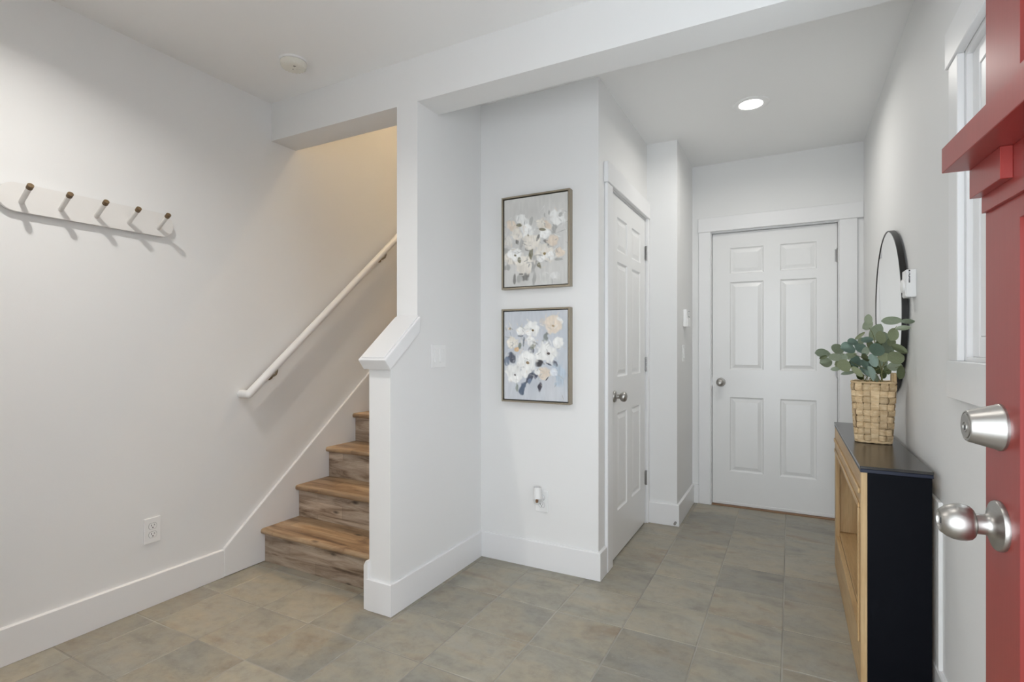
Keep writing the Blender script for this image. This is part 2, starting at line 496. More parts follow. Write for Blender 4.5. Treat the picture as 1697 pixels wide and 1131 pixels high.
baseboard('baseboard_picture', [((SX1, YP), (XC + BB_T, YP), (0, -1)), ((XC, YP), (XC, 2.676), (1, 0))], 'white baseboard under the paintings')
baseboard('baseboard_return', [((XC + 0.018, YR), (XS + BB_T, YR), (0, -1)), ((XS, YR), (XS, YB - BB_T), (1, 0))], 'white baseboard around the jutting corner')
baseboard('baseboard_back', [((XS, YB), (-0.617, YB), (0, -1)), ((0.396, YB), (XR, YB), (0, -1))], 'short white baseboard beside the far door casing')
baseboard('baseboard_right', [((XR, YF), (XR, YB - BB_T), (-1, 0))], 'white baseboard behind the console table')

struct('trim_4', boxes([(-0.695, -0.602, YF, YF + 0.018, 0.001, 2.09), (-0.71, XR, YF, YF + 0.022, 2.09, 2.20)], 0.002), M_TRIM, 'white casing around the entrance opening')

# ------------------------------------------------------------------ stair trim
RISE, RUN, R1 = 0.187, 0.2295, 1.945
sk = bmesh.new()
SL = RISE / RUN
prism(sk, [(1.708, 0.001), (5.3, 0.001), (5.3, 0.148 + SL * (5.3 - 1.708)), (1.708, 0.148)], 'x', XL, XL + 0.018, 0.003)
struct('trim_1', sk, M_TRIM, 'white sloping skirt board along the stairs')
cp = bmesh.new()
ct, st = math.cos(math.atan(SL)), math.sin(math.atan(SL))
by, bz = 1.787, 1.089                       # lower front edge of the sloping cap
T = 0.058
ty, tz = by - st * T, bz + ct * T
pts = [(by, bz), (1.999, bz + SL * (1.999 - by)), (1.999, tz + SL * (1.999 - ty)), (ty, tz)]
prism(cp, pts, 'x', SX0 - 0.012, SX1 + 0.021, 0.004, 2)
pts2 = [(ty + 0.012 * ct - 0.001 * st, tz + 0.012 * st), (1.9985, tz + SL * (1.9985 - ty)), (1.9985, tz + SL * (1.9985 - ty) + 0.006), (ty + 0.012 * ct - 0.003 * st, tz + 0.012 * st + 0.005)]
prism(cp, pts2, 'x', SX0 + 0.001, SX1 + 0.009, 0.0015)
struct('trim_2', cp, M_TRIM, 'thick white sloping cap on the low stair wall')
struct('trim_3', prism(bmesh.new(), [(-1.712, 0.001), (SX0 + 0.002, 0.001), (SX0 + 0.002, 0.222), (-1.700, 0.222), (-1.712, 0.200)], 'y', 1.797, 1.90, 0.001), M_TRIM, 'short white trim block beside the first step')

# ------------------------------------------------------------------ stairs
stairs = thing('staircase', 'wooden staircase with rustic brown treads rising behind the low white wall', 'staircase', (XL + 0.018, R1, 0.0))
SW = (SX0 - 0.001) - (XL + 0.019)
tr = bmesh.new()
prof = []
nose, th = 0.027, 0.030
for k in range(9):
    a = PI / 2 + PI * k / 8
    prof.append((-nose + 0.013 + 0.013 * math.cos(a) * 1.0, -th / 2 + (th / 2) * math.sin(a)))
prof += [(RUN + 0.012, -th), (RUN + 0.012, 0.0)]
prism(tr, prof, 'x', 0.0, SW)
tread0 = obj('tread', tr, M_STAIR, stairs, (0.001, 0, RISE), smooth=40)
ris0 = obj('riser', box(0, SW, 0, 0.012, 0, RISE - th), M_RISER, stairs, (0.001, 0, 0.001))
for k in range(1, 14):
    share('tread', tread0, stairs, (0.001, RUN * k, RISE * (k + 1)))
for k in range(1, 14):
    share('riser', ris0, stairs, (0.001, RUN * k, RISE * k + 0.0005))

# ------------------------------------------------------------------ handrail
hr = thing('handrail', 'round white handrail sloping up the wall beside the stairs', 'handrail', (XL, 1.80, 0.93))
def hp(x, y, z): return Vector((x - XL, y - 1.80, z - 0.93))
RX = XL + 0.066
y0, z0 = 1.812, 0.940
s2 = (1.943 - 0.952) / (2.943 - 1.819)
ret = [hp(XL + 0.001, y0, z0), hp(XL + 0.03, y0, z0), hp(RX, y0, z0)]
path = [hp(RX, y0, z0)]
N = 20
for k in range(1, N + 1):
    y = y0 + (4.9 - y0) * k / N
    path.append(hp(RX, y, z0 + s2 * (y - y0)))
rb = tube(bmesh.new(), path, 0.0215, 24)
tube(rb, ret, 0.0215, 24)
bmesh.ops.create_uvsphere(rb, u_segments=24, v_segments=14, radius=0.0215, matrix=Matrix.Translation(hp(RX, y0, z0)))
obj('rail', rb, M_TRIM, hr, smooth=50)
for yb in (1.985, 2.88, 3.9, 4.75):
    zr = z0 + s2 * (yb - y0)
    b = bmesh.new()
    lathe(b, [(0.0, 0), (0.026, 0), (0.026, 0.003), (0.020, 0.007), (0.0, 0.008)], 20, Matrix.Translation(hp(XL, yb, zr - 0.062)) @ Matrix.Rotation(PI / 2, 4, 'Y'))
    tube(b, [hp(XL + 0.005, yb, zr - 0.062), hp(XL + 0.035, yb, zr - 0.064), hp(XL + 0.056, yb, zr - 0.055), hp(RX, yb, zr - 0.036), hp(RX, yb, zr - 0.021)], 0.0065, 10)
    obj('bracket', b, M_BRASS, hr, smooth=40)

# ------------------------------------------------------------------ six panel doors
def panel_mesh(w, h, t=0.035):
    """moulded raised panel, local x = width, z = height, front faces -y at y=0"""
    bm = bmesh.new()
    steps = [(0.0, 0.0), (0.004, 0.0), (0.010, 0.0075), (0.015, 0.009), (0.019, 0.009), (0.042, 0.0025), (0.045, 0.0025)]
    rings = []
    for ins, dep in steps:
        rings.append([bm.verts.new((sx * (w / 2 - ins), dep, sz * (h / 2 - ins))) for sx, sz in ((-1, -1), (1, -1), (1, 1), (-1, 1))])
    for a, b in zip(rings, rings[1:]):
        for i in range(4): bm.faces.new((a[i], a[(i + 1) % 4], b[(i + 1) % 4], b[i]))
    bm.faces.new(rings[-1])
    back = [bm.verts.new((sx * w / 2, t, sz * h / 2)) for sx, sz in ((-1, -1), (1, -1), (1, 1), (-1, 1))]
    for i in range(4): bm.faces.new((rings[0][i], rings[0][(i + 1) % 4], back[(i + 1) % 4], back[i]))
    bm.faces.new(back)
    return bm
PZ = [(0.255, 0.820), (1.017, 1.680), (1.735, 1.935)]
def six_panel(root, w, zb=0.010, zt=2.045, t=0.035):
    """slab from x=0..w, front at y=0 facing -y, local z from floor"""
    sw, mw = 0.118, 0.100
    pw = (w - 2 * sw - mw) / 2
    bm = bmesh.new()
    for x0, x1 in ((0, sw), (sw + pw, sw + pw + mw), (w - sw, w)):
        add_box(bm, x0, x1, 0, t, zb, zt)
    zs = [zb] + [v for p in PZ for v in p] + [zt]
    for k in range(0, len(zs), 2):
        for x0 in (sw, sw + pw + mw):
            add_box(bm, x0, x0 + pw, 0, t, zs[k], zs[k + 1])
    bmesh.ops.remove_doubles(bm, verts=bm.verts[:], dist=1e-5)
    obj('slab', bm, M_DOOR, root)
    for z0, z1 in PZ:
        p = None
        for x0 in (sw, sw + pw + mw):
            if p is None: p = obj('panel', panel_mesh(pw, z1 - z0, t), M_DOOR, root, (x0 + pw / 2, 0, (z0 + z1) / 2))
            else: share('panel', p, root, (x0 + pw / 2, 0, (z0 + z1) / 2))
def knob(root, x, z, kind='ball'):
    M = Matrix.Translation((x, 0, z)) @ Matrix.Rotation(PI / 2, 4, 'X')
    b = bmesh.new()
    lathe(b, [(0.0, 0), (0.033, 0), (0.033, 0.004), (0.030, 0.009), (0.018, 0.012), (0.0125, 0.016), (0.0115, 0.030), (0.014, 0.034),
              (0.022, 0.039), (0.0268, 0.047), (0.028, 0.055), (0.0262, 0.063), (0.020, 0.069), (0.010, 0.0715), (0.008, 0.0700), (0.0, 0.0700)], 40, M)
    return tag(obj('knob', b, M_STEEL, root, smooth=35), 'round satin metal knob')
def hinge(root, x, z, y=-0.006):
    b = bmesh.new()
    for k in range(3):
        lathe(b, [(0.0, 0), (0.0062, 0), (0.0062, 0.027), (0.0, 0.027)], 14, Matrix.Translation((x, y, z - 0.045 + 0.0285 * k)))
    lathe(b, [(0.0, 0), (0.0075, 0.0), (0.0068, 0.006), (0.0, 0.008)], 14, Matrix.Translation((x, y, z + 0.0405)))
    lathe(b, [(0.0, -0.006), (0.0070, -0.004), (0.0070, 0.0), (0.0, 0.0)], 14, Matrix.Translation((x, y, z - 0.045)))
    add_box(b, x - 0.016, x + 0.013, y + 0.0035, y + 0.0065, z - 0.044, z + 0.041)
    return obj('hinge', b, M_CHROME, root, smooth=30)

# closet door: local x runs along +Y, front faces +X (rotate -y -> +x : rotation +90 deg)
d1 = tag(empty('door_1', (XC - 0.003, 2.799, 0), (0, 0, PI / 2)), 'white six-panel closet door between the paintings and the jutting corner', kind='structure')
six_panel(d1, 0.762)
knob(d1, 0.062, 0.915)
for z in (0.31, 1.075, 1.825): hinge(d1, 0.767, z)
def leg(root, x0, x1, y0, y1, z0, z1): return obj('casing', box(x0, x1, y0, y1, z0, z1, 0.0025), M_TRIM, root)
leg(d1, -0.119, -0.029, -0.021, -0.003, 0.001, 2.058)
leg(d1, 0.773, 0.805, -0.021, -0.003, 0.001, 2.058)
obj('header', box(-0.132, 0.805, -0.027, -0.003, 2.058, 2.166, 0.0025), M_TRIM, d1)
obj('jamb', boxes([(-0.0085, -0.003, -0.003, 0.10, 0.001, 2.049), (0.766, 0.7705, -0.0015, 0.10, 0.001, 2.049), (-0.0085, 0.7705, -0.0005, 0.10, 2.0475, 2.0515)]), M_TRIM, d1)
obj('door_stop', boxes([(-0.003, 0.012, 0.037, 0.060, 0.001, 2.047), (0.750, 0.766, 0.037, 0.060, 0.001, 2.047), (-0.003, 0.766, 0.037, 0.060, 2.030, 2.047)]), M_TRIM, d1)
# back door: front faces -Y
d2 = tag(empty('door_2', (-0.523, 4.250, 0)), 'white six-panel door at the far end of the hall', kind='structure')
six_panel(d2, 0.808)
knob(d2, 0.060, 0.925)
obj('strike_plate', box(-0.0035, 0.0, -0.004, 0.020, 0.895, 0.955), M_CHROME, d2)
for z in (0.24, 1.03, 1.823): hinge(d2, 0.8105, z)
leg(d2, -0.093, -0.009, -0.048, -0.030, 0.001, 2.058)
leg(d2, 0.818, 0.921, -0.048, -0.030, 0.001, 2.058)
obj('header', box(-0.098, 0.957, -0.053, -0.030, 2.058, 2.164, 0.0025), M_TRIM, d2)
obj('jamb', boxes([(-0.0068, -0.0035, -0.030, 0.10, 0.001, 2.051), (0.8115, 0.8148, -0.030, 0.10, 0.001, 2.051), (-0.0068, 0.8148, -0.030, 0.10, 2.0485, 2.0518)]), M_TRIM, d2)
obj('door_stop', boxes([(-0.0035, 0.012, 0.037, 0.060, 0.001, 2.047), (0.796, 0.8115, 0.037, 0.060, 0.001, 2.047), (-0.0035, 0.8115, 0.037, 0.060, 2.030, 2.047)]), M_TRIM, d2)
tag(obj('threshold', box(-0.003, 0.811, -0.030, 0.060, -0.003, 0.0085, 0.002), M_OAKTHR, d2), 'narrow brown wood threshold')
tag(obj('door_sweep', box(0.0, 0.808, -0.004, -0.0002, 0.010, 0.030, 0.001), M_DOOR, d2), 'white sweep strip along the bottom')

# ------------------------------------------------------------------ window in the right wall
w1 = tag(empty('window_1', (XR, 0, 0)), 'white framed window in the right wall behind the red door', kind='structure')
def wb(name, *b, bev=0.0025): return obj(name, box(*b, bev), M_TRIM, w1)
wb('casing', -0.018, 0.0, 1.905, 1.997, 1.150, 2.022)
wb('casing', -0.018, 0.0, 0.808, 0.900, 1.150, 2.022)
wb('header', -0.024, 0.0, 0.795, 2.012, 2.022, 2.130)
wb('apron', -0.020, 0.0, 0.795, 2.010, 1.040, 1.150)
wb('jamb', 0.0, 0.14, 1.893, 1.905, 1.150, 2.020, bev=0.001)
wb('jamb', 0.0, 0.14, 0.900, 0.912, 1.150, 2.020, bev=0.001)
wb('jamb', 0.0, 0.14, 0.912, 1.893, 2.008, 2.020, bev=0.001)
wb('sill', 0.0, 0.14, 0.912, 1.893, 1.150, 1.162, bev=0.001)
def ring(name, x0, x1, y0, y1, z0, z1, w, bev=0.002):
    return obj(name, boxes([(x0, x1, y1 - w, y1, z0, z1), (x0, x1, y0, y0 + w, z0, z1), (x0, x1, y0 + w, y1 - w, z1 - w, z1), (x0, x1, y0 + w, y1 - w, z0, z0 + w)], bev), M_TRIM, w1)
ring('window_frame', 0.014, 0.075, 0.912, 1.893, 1.162, 2.008, 0.055)
ring('sash', 0.017, 0.062, 0.968, 1.837, 1.218, 1.952, 0.052)
obj('pane', box(0.040, 0.044, 1.021, 1.784, 1.271, 1.899), M_GLASS, w1)

# ------------------------------------------------------------------ red entrance door
TH = math.radians(3.7)
DW, DT = 0.908, 0.044
latch = Vector((0.258, 1.025))
ddir = Vector((-math.sin(TH), math.cos(TH)))            # from hinge to latch
hx, hy = latch.x - ddir.x * DW, latch.y - ddir.y * DW
# local x: from the latch edge towards the hinge, local y: into the leaf, front faces -y
ang = math.atan2(-ddir.y, -ddir.x)
d3 = tag(empty('door_3', (latch.x, latch.y, 0), (0, 0, ang)), 'red craftsman entrance door standing open at the right edge', kind='structure')
ST = 0.108
shelf_z = 1.456
fr = bmesh.new()
add_box(fr, 0, ST, 0, DT, 0.012, 2.045)
add_box(fr, DW - ST, DW, 0, DT, 0.012, 2.045)
for z0, z1 in ((0.012, 0.25), (1.36, 1.56), (1.93, 2.045)): add_box(fr, ST, DW - ST, 0, DT, z0, z1)
add_box(fr, DW / 2 - 0.05, DW / 2 + 0.05, 0, DT, 0.25, 1.36)
lw = (DW - 2 * ST - 0.06) / 3
for k in (1, 2): add_box(fr, ST + k * lw + (k - 1) * 0.03, ST + k * lw + k * 0.03, 0, DT, 1.56, 1.93)
obj('leaf_frame', fr, M_RED, d3)
for x0, x1 in ((ST, DW / 2 - 0.05), (DW / 2 + 0.05, DW - ST)):
    obj('panel', box(x0, x1, 0.012, DT - 0.012, 0.25, 1.36), M_RED, d3)
for k in range(3):
    obj('pane', box(ST + k * (lw + 0.03), ST + k * (lw + 0.03) + lw, DT / 2 - 0.003, DT / 2 + 0.003, 1.56, 1.93), M_GLASS, d3)
obj('shelf', box(0.0, DW, -0.053, 0, shelf_z, shelf_z + 0.038, 0.0008), M_RED, d3)
obj('shelf_backing', box(0.003, DW - 0.003, -0.006, 0, 1.389, shelf_z, 0.0005), M_RED, d3)
dn = None
for k in range(4):
    x0 = 0.0 + k * (DW - 0.106) / 3
    if dn is None: dn = obj('dentil', box(0, 0.106, -0.0195, -0.006, 1.413, shelf_z, 0.0006), M_RED, d3, (x0, 0, 0))
    else: share('dentil', dn, d3, (x0, 0, 0))
KZ, DZ = 0.938, 1.077
M = Matrix.Translation((0.050, 0, KZ)) @ Matrix.Rotation(PI / 2, 4, 'X')
b = bmesh.new()
lathe(b, [(0.0, 0), (0.0350, 0.0), (0.0352, 0.0035), (0.0338, 0.0062), (0.0305, 0.0075), (0.0200, 0.0100), (0.0158, 0.0135), (0.0142, 0.018), (0.0142, 0.0285), (0.0150, 0.0295),
          (0.0205, 0.0312), (0.0238, 0.0345), (0.0255, 0.040), (0.0260, 0.046), (0.0248, 0.054), (0.0215, 0.062), (0.0165, 0.0685), (0.0145, 0.0700), (0.0128, 0.0695),
          (0.0120, 0.0660), (0.0, 0.0660)], 64, M)
kb = tag(obj('knob', b, M_STEEL, d3, smooth=32), 'satin metal tulip knob with keyhole')
kc = bmesh.new()
lathe(kc, [(0.0, 0.0655), (0.0100, 0.0655), (0.0100, 0.0675), (0.0, 0.0675)], 30, M)
obj('key_cylinder', kc, M_STEEL, kb, smooth=30)
obj('keyway', box(0.050 - 0.0012, 0.050 + 0.0012, -0.0682, -0.0672, KZ - 0.0045, KZ + 0.0035), M_DARKSLOT, kb)
M = Matrix.Translation((0.050, 0, DZ)) @ Matrix.Rotation(PI / 2, 4, 'X')
b = bmesh.new()
lathe(b, [(0.0, 0), (0.0330, 0.0), (0.0330, 0.003), (0.0318, 0.0045), (0.0225, 0.0365), (0.0212, 0.0385), (0.0195, 0.0390), (0.0190, 0.0380), (0.0, 0.0380)], 64, M)
db = tag(obj('deadbolt', b, M_STEEL, d3, smooth=32), 'conical satin metal deadbolt cylinder')
kc = bmesh.new()
lathe(kc, [(0.0, 0.0375), (0.0178, 0.0375), (0.0178, 0.0392), (0.0170, 0.0398), (0.0, 0.0398)], 40, M)
lathe(kc, [(0.0075, 0.0396), (0.0075, 0.0406), (0.0065, 0.0406), (0.0065, 0.0396)], 30, M @ Matrix.Translation((0.0, -0.0015, 0)))
obj('key_cylinder', kc, M_STEEL, db, smooth=30)
obj('keyway', box(0.050 - 0.0010, 0.050 + 0.0010, -0.0405, -0.0396, DZ - 0.006, DZ + 0.001), M_DARKSLOT, db)
for z in (0.24, 1.03, 1.83):
    b = bmesh.new()
    lathe(b, [(0.0, 0), (0.007, 0), (0.007, 0.1), (0.0, 0.1)], 14, Matrix.Translation((DW + 0.004, DT + 0.004, z - 0.05)))
    obj('hinge', b, M_CHROME, d3, smooth=30)

# ------------------------------------------------------------------ recessed lights and stair lamp
def downlight(name, x, y, watts, label, spread=165):
    t = thing(name, label, 'downlight', (x, y, ZC))
    b = bmesh.new()
    lathe(b, [(0.062, -0.0035), (0.070, -0.0065), (0.085, -0.0065), (0.096, -0.0030), (0.0975, 0.0), (0.062, 0.0)], 56)
    b.faces.ensure_lookup_table()
    for f in [f for f in b.faces if len(f.verts) > 8]: b.faces.remove(f)
    R = [v for v in b.verts]
    obj('trim_ring', b, M_PLASTIC, t, smooth=40)
    b = bmesh.new()
    lathe(b, [(0.0, -0.0045), (0.0625, -0.0045), (0.0625, -0.0002), (0.0, -0.0002)], 48)
    tag(obj('lens', b, M_LENS, t), 'glowing white lens')
    l = bpy.data.lights.new('downlight_beam', 'AREA')
    l.shape = 'DISK'; l.size = 0.06; l.energy = watts; l.color = (1.0, 0.97, 0.925); l.spread = math.radians(spread)
    lo = bpy.data.objects.new('beam', l); link(lo, t); lo.location = (0, 0, -0.007)
    return t
downlight('downlight', -0.198, 3.272, HALL_LAMP, 'glowing round recessed ceiling light in the hall')
downlight('downlight', -1.90, 0.71, ROOM_LAMP, 'round recessed ceiling light above the coat rack', 145)
downlight('downlight', -0.30, 0.95, ENTRY_LAMP, 'round recessed ceiling light just inside the red door', 155)
sl = thing('ceiling_globe', 'warm ceiling light high above the stairs', 'lamp', (-1.98, 4.02, 5.42))
obj('base', lathe(bmesh.new(), [(0, -0.03), (0.09, -0.03), (0.09, 0), (0, 0)], 32), M_PLASTIC, sl, smooth=40)
obj('globe', lathe(bmesh.new(), [(0, -0.13), (0.05, -0.122), (0.085, -0.09), (0.09, -0.06), (0.085, -0.0301), (0, -0.0301)], 32), M_LENS_STAIR, sl, smooth=40)

# ------------------------------------------------------------------ smoke detector
sd = thing('smoke_detector', 'round ivory smoke detector on the ceiling', 'smoke detector', (-2.118, 1.752, ZC))
obj('base_plate', lathe(bmesh.new(), [(0, -0.008), (0.064, -0.008), (0.066, -0.004), (0.066, 0), (0, 0)], 48), M_PLASTIC, sd, smooth=40)
obj('cover', lathe(bmesh.new(), [(0, -0.036), (0.034, -0.036), (0.047, -0.0345), (0.054, -0.031), (0.058, -0.025), (0.0605, -0.0105), (0.058, -0.0081), (0, -0.0081)], 48), M_IVORY, sd, smooth=35)
b = bmesh.new()
for k in range(20):
    a = 2 * PI * k / 20
    bmesh.ops.create_cube(b, size=1.0, matrix=Matrix.Rotation(a, 4, 'Z') @ Matrix.Translation((0.0555, 0, -0.0285)) @ Matrix.Rotation(math.radians(30), 4, 'Y') @ Matrix.Diagonal((0.002, 0.006, 0.010, 1)))
obj('vent', b, M_IVORY, sd)
obj('test_button', lathe(bmesh.new(), [(0, -0.039), (0.009, -0.0385), (0.010, -0.036), (0, -0.0355)], 24, Matrix.Translation((0.010, 0.020, 0))), M_IVORY, sd, smooth=40)
obj('indicator', lathe(bmesh.new(), [(0, -0.0375), (0.002, -0.0375), (0.002, -0.0355), (0, -0.0355)], 12, Matrix.Translation((-0.006, 0.002, 0))), M_DARKSLOT, sd)
obj('sound_slot', boxes([(0.016, 0.028, -0.012, -0.009, -0.0368, -0.0355), (0.018, 0.026, -0.018, -0.015, -0.0368, -0.0355)]), M_DARKSLOT, sd)

# ------------------------------------------------------------------ coat rack
cr = thing('coat_rack', 'white pill-shaped coat rack with five brown-tipped pegs', 'coat rack', (XL, 1.137, 1.703))
y0, y1, hh = 0.826 - 1.137, 1.452 - 1.137, 0.1085
pts = []
for k in range(17):
    a = -PI / 2 + PI * k / 16
    pts.append((y1 - hh / 2 + hh / 2 * math.cos(a), hh / 2 + hh / 2 * math.sin(a)))
for k in range(17):
    a = PI / 2 + PI * k / 16
    pts.append((y0 + hh / 2 + hh / 2 * math.cos(a), hh / 2 + hh / 2 * math.sin(a)))
obj('board', prism(bmesh.new(), pts, 'x', 0.007, 0.022), M_HOOKWHITE, cr, smooth=30)
obj('spacer', boxes([(0.0, 0.007, -0.2, 0.2, 0.035, 0.075)]), M_HOOKWHITE, cr)
pang = math.atan2(0.052, 0.092)
dirp = Vector((math.cos(pang), -0.03, math.sin(pang))).normalized()
qz = dirp.to_track_quat('Z', 'Y').to_matrix().to_4x4()
for k in range(5):
    M = Matrix.Translation((0.0210, 0.8945 + 0.1225 * k - 1.137, 1.7395 - 1.703)) @ qz
    p = obj('peg', lathe(bmesh.new(), [(0, -0.004), (0.0088, -0.004), (0.0088, 0.0855), (0, 0.0855)], 24, M), M_HOOKWHITE, cr, smooth=30)
    obj('peg_cap', lathe(bmesh.new(), [(0, 0.0855), (0.0102, 0.0855), (0.0104, 0.0870), (0.0104, 0.1030), (0.0094, 0.1042), (0, 0.1042)], 24, M), M_PEGCAP, p, smooth=30)

# ------------------------------------------------------------------ paintings
def paint_canvas(w, h, bg, items, quad, seed):
    """brush strokes given in view units inside quad (x0,x1,topL,topR,botL,botR)"""
    rng = np.random.default_rng(seed)
    nx, ny = 210, 262
    U, V = np.meshgrid(np.linspace(0, 1, nx), np.linspace(0, 1, ny))     # V from top
    def smooth_noise(fx, fy):
        g = rng.random((fy + 2, fx + 2)); x = U * fx; y = V * fy
        i = x.astype(int); j = y.astype(int); a = x - i; b_ = y - j
        a = a * a * (3 - 2 * a); b_ = b_ * b_ * (3 - 2 * b_)
        return (g[j, i] * (1 - a) + g[j, i + 1] * a) * (1 - b_) + (g[j + 1, i] * (1 - a) + g[j + 1, i + 1] * a) * b_
    bgA, bgB, bgC = [np.array(c, float) for c in bg]
    n1 = smooth_noise(4, 5)[..., None]; n2 = smooth_noise(9, 6)[..., None]; n3 = smooth_noise(40, 12)[..., None]
    img = bgA * (1 - n1) + bgB * n1
    img = img * (1 - 0.45 * n2 * (V[..., None])) + bgC * (0.45 * n2 * V[..., None])
    img += (n3 - 0.5) * 8
    x0, x1, tL, tR, bL, bR = quad
    X = x0 + U * (x1 - x0)
    top = tL + (tR - tL) * U; bot = bL + (bR - bL) * U
    Y = top + V * (bot - top)
    wob = [smooth_noise(26, 32) - 0.5, smooth_noise(60, 30) - 0.5, smooth_noise(12, 15) - 0.5]
    for it in items:
        cx, cy, rx, ry, ang, col, op = it
        a = math.radians(ang); dx, dy = X - cx, Y - cy
        p = (dx * math.cos(a) + dy * math.sin(a)) / rx; r_ = (-dx * math.sin(a) + dy * math.cos(a)) / ry
        d = np.sqrt(p * p + r_ * r_) + wob[0] * 0.55 + wob[2] * 0.4
        m = np.clip((1.08 - d) / 0.34, 0, 1)[..., None] * op
        streak = smooth_noise(50, 14)[..., None]
        c = np.array(col, float) + (streak - 0.5) * 26
        img = img * (1 - m) + c * m
    pal = [(242, 242, 240), (236, 232, 224), (228, 216, 202), (205, 205, 202), (178, 178, 175), (150, 150, 146)]
    for _ in range(150):
        k = items[int(rng.integers(len(items)))]
        cx, cy = k[0] + rng.normal(0, 38), k[1] + rng.normal(0, 38)
        rx, ry, a = rng.uniform(14, 40), rng.uniform(3, 9), rng.uniform(0, 2 * PI)
        dx, dy = X - cx, Y - cy
        p = (dx * math.cos(a) + dy * math.sin(a)) / rx; r_ = (-dx * math.sin(a) + dy * math.cos(a) + 0.006 * (dx * math.cos(a)) ** 2) / ry
        m = np.clip((1.0 - np.sqrt(p * p + r_ * r_) + wob[1] * 0.9) / 0.5, 0, 1)[..., None] * rng.uniform(0.25, 0.6)
        img = img * (1 - m) + np.array(pal[int(rng.integers(len(pal)))], float) * m
    img = np.clip(img, 0, 255) / 255.0
    lin = np.where(img <= 0.04045, img / 12.92, ((img + 0.055) / 1.055) ** 2.4)
    verts = [((u - 0.5) * w, 0.0, (1 - v) * h) for v in np.linspace(0, 1, ny) for u in np.linspace(0, 1, nx)]
    faces = [(j * nx + i, j * nx + i + 1, (j + 1) * nx + i + 1, (j + 1) * nx + i) for j in range(ny - 1) for i in range(nx - 1)]
    n0 = len(verts)
    verts += [(-w / 2, 0.018, 0), (w / 2, 0.018, 0), (w / 2, 0.018, h), (-w / 2, 0.018, h)]
    tl, tr_, bl, br = 0, nx - 1, (ny - 1) * nx, ny * nx - 1
    faces += [(n0, n0 + 3, n0 + 2, n0 + 1), (bl, tl, n0 + 3, n0), (tr_, br, n0 + 1, n0 + 2), (br, bl, n0, n0 + 1), (tl, tr_, n0 + 2, n0 + 3)]
    me = bpy.data.meshes.new('canvas'); me.from_pydata(verts, [], faces)
    at = me.color_attributes.new('paint', 'FLOAT_COLOR', 'POINT')
    buf = np.ones((len(verts), 4), np.float32); buf[:n0, :3] = lin.reshape(-1, 3); buf[n0:, :3] = 0.6
    at.data.foreach_set('color', buf.ravel()); me.materials.append(M_CANVAS); me.update()
    return me
WH, CRM, PCH, GRY, DGY, OLV, NVY, BLU = (240, 240, 237), (234, 229, 219), (228, 215, 199), (174, 174, 170), (122, 120, 116), (128, 124, 104), (82, 86, 98), (148, 158, 170)
def flower(x, y, r, col, rng, center=None):
    r *= 1.18
    out = [(x, y, r * 0.95, r * 0.85, rng.uniform(0, 90), tuple(c - 8 for c in col), 0.8)]
    for k in range(5):
        a = 2 * PI * k / 5 + rng.uniform(-0.4, 0.4)
        s = rng.uniform(-6, 12)
        out.append((x + 0.45 * r * math.cos(a), y + 0.45 * r * math.sin(a), r * 0.60, r * 0.42, math.degrees(a) + 90 + rng.uniform(-30, 30), tuple(min(255, c + s) for c in col), 0.75))
    if center: out.append((x + r * 0.08, y + r * 0.12, r * 0.16, r * 0.13, 20, center, 0.95))
    return out
rg = random.Random(3)
P1 = []
for d in [(440, 410, 14, 42, 10, GRY), (350, 610, 18, 60, 12, GRY), (460, 800, 24, 80, 8, GRY), (390, 910, 38, 46, 20, DGY), (285, 930, 14, 55, 0, DGY), (330, 935, 32, 42, 10, GRY),
          (465, 930, 17, 62, 5, GRY), (645, 480, 24, 44, 20, GRY), (690, 750, 40, 14, 0, GRY), (215, 690, 26, 40, 0, GRY), (220, 830, 34, 34, 0, GRY), (440, 690, 20, 60, 10, OLV),
          (410, 655, 26, 24, 0, DGY), (575, 590, 34, 18, 20, DGY), (605, 625, 26, 16, 0, DGY), (600, 330, 10, 26, 0, GRY), (560, 350, 6, 20, 0, GRY), (700, 500, 50, 3, -22, GRY), (310, 590, 16, 40, -15, DGY)]:
    P1.append((*d, 0.8))
for fl in [(345, 395, 52, WH), (260, 455, 50, PCH), (310, 530, 52, CRM), (405, 505, 62, WH), (440, 595, 72, CRM), (560, 450, 56, PCH), (565, 520, 48, WH), (670, 370, 68, WH), (630, 580, 46, PCH),
           (690, 690, 46, PCH), (240, 750, 54, CRM), (370, 800, 84, CRM), (225, 590, 40, (222, 220, 214)), (525, 430, 40, CRM)]:
    P1 += flower(*fl, rg)
P1 += flower(285, 710, 58, WH, rg, OLV) + flower(555, 690, 78, CRM, rg, (150, 130, 92)) + flower(610, 715, 36, WH, rg) + flower(530, 750, 32, WH, rg)
for d in [(325, 442, 24, 15, 10, OLV), (545, 485, 34, 14, 10, OLV), (330, 760, 16, 24, 0, OLV), (515, 810, 22, 42, -25, OLV), (345, 887, 20, 8, 0, DGY), (413, 535, 8, 12, 0, OLV), (700, 345, 18, 24, 30, GRY),
          (500, 560, 10, 34, 20, DGY), (430, 720, 10, 40, -14, OLV), (560, 920, 40, 60, 0, (214, 214, 210)), (650, 900, 40, 40, 0, (222, 222, 220))]:
    P1.append((*d, 0.85))
P2 = []
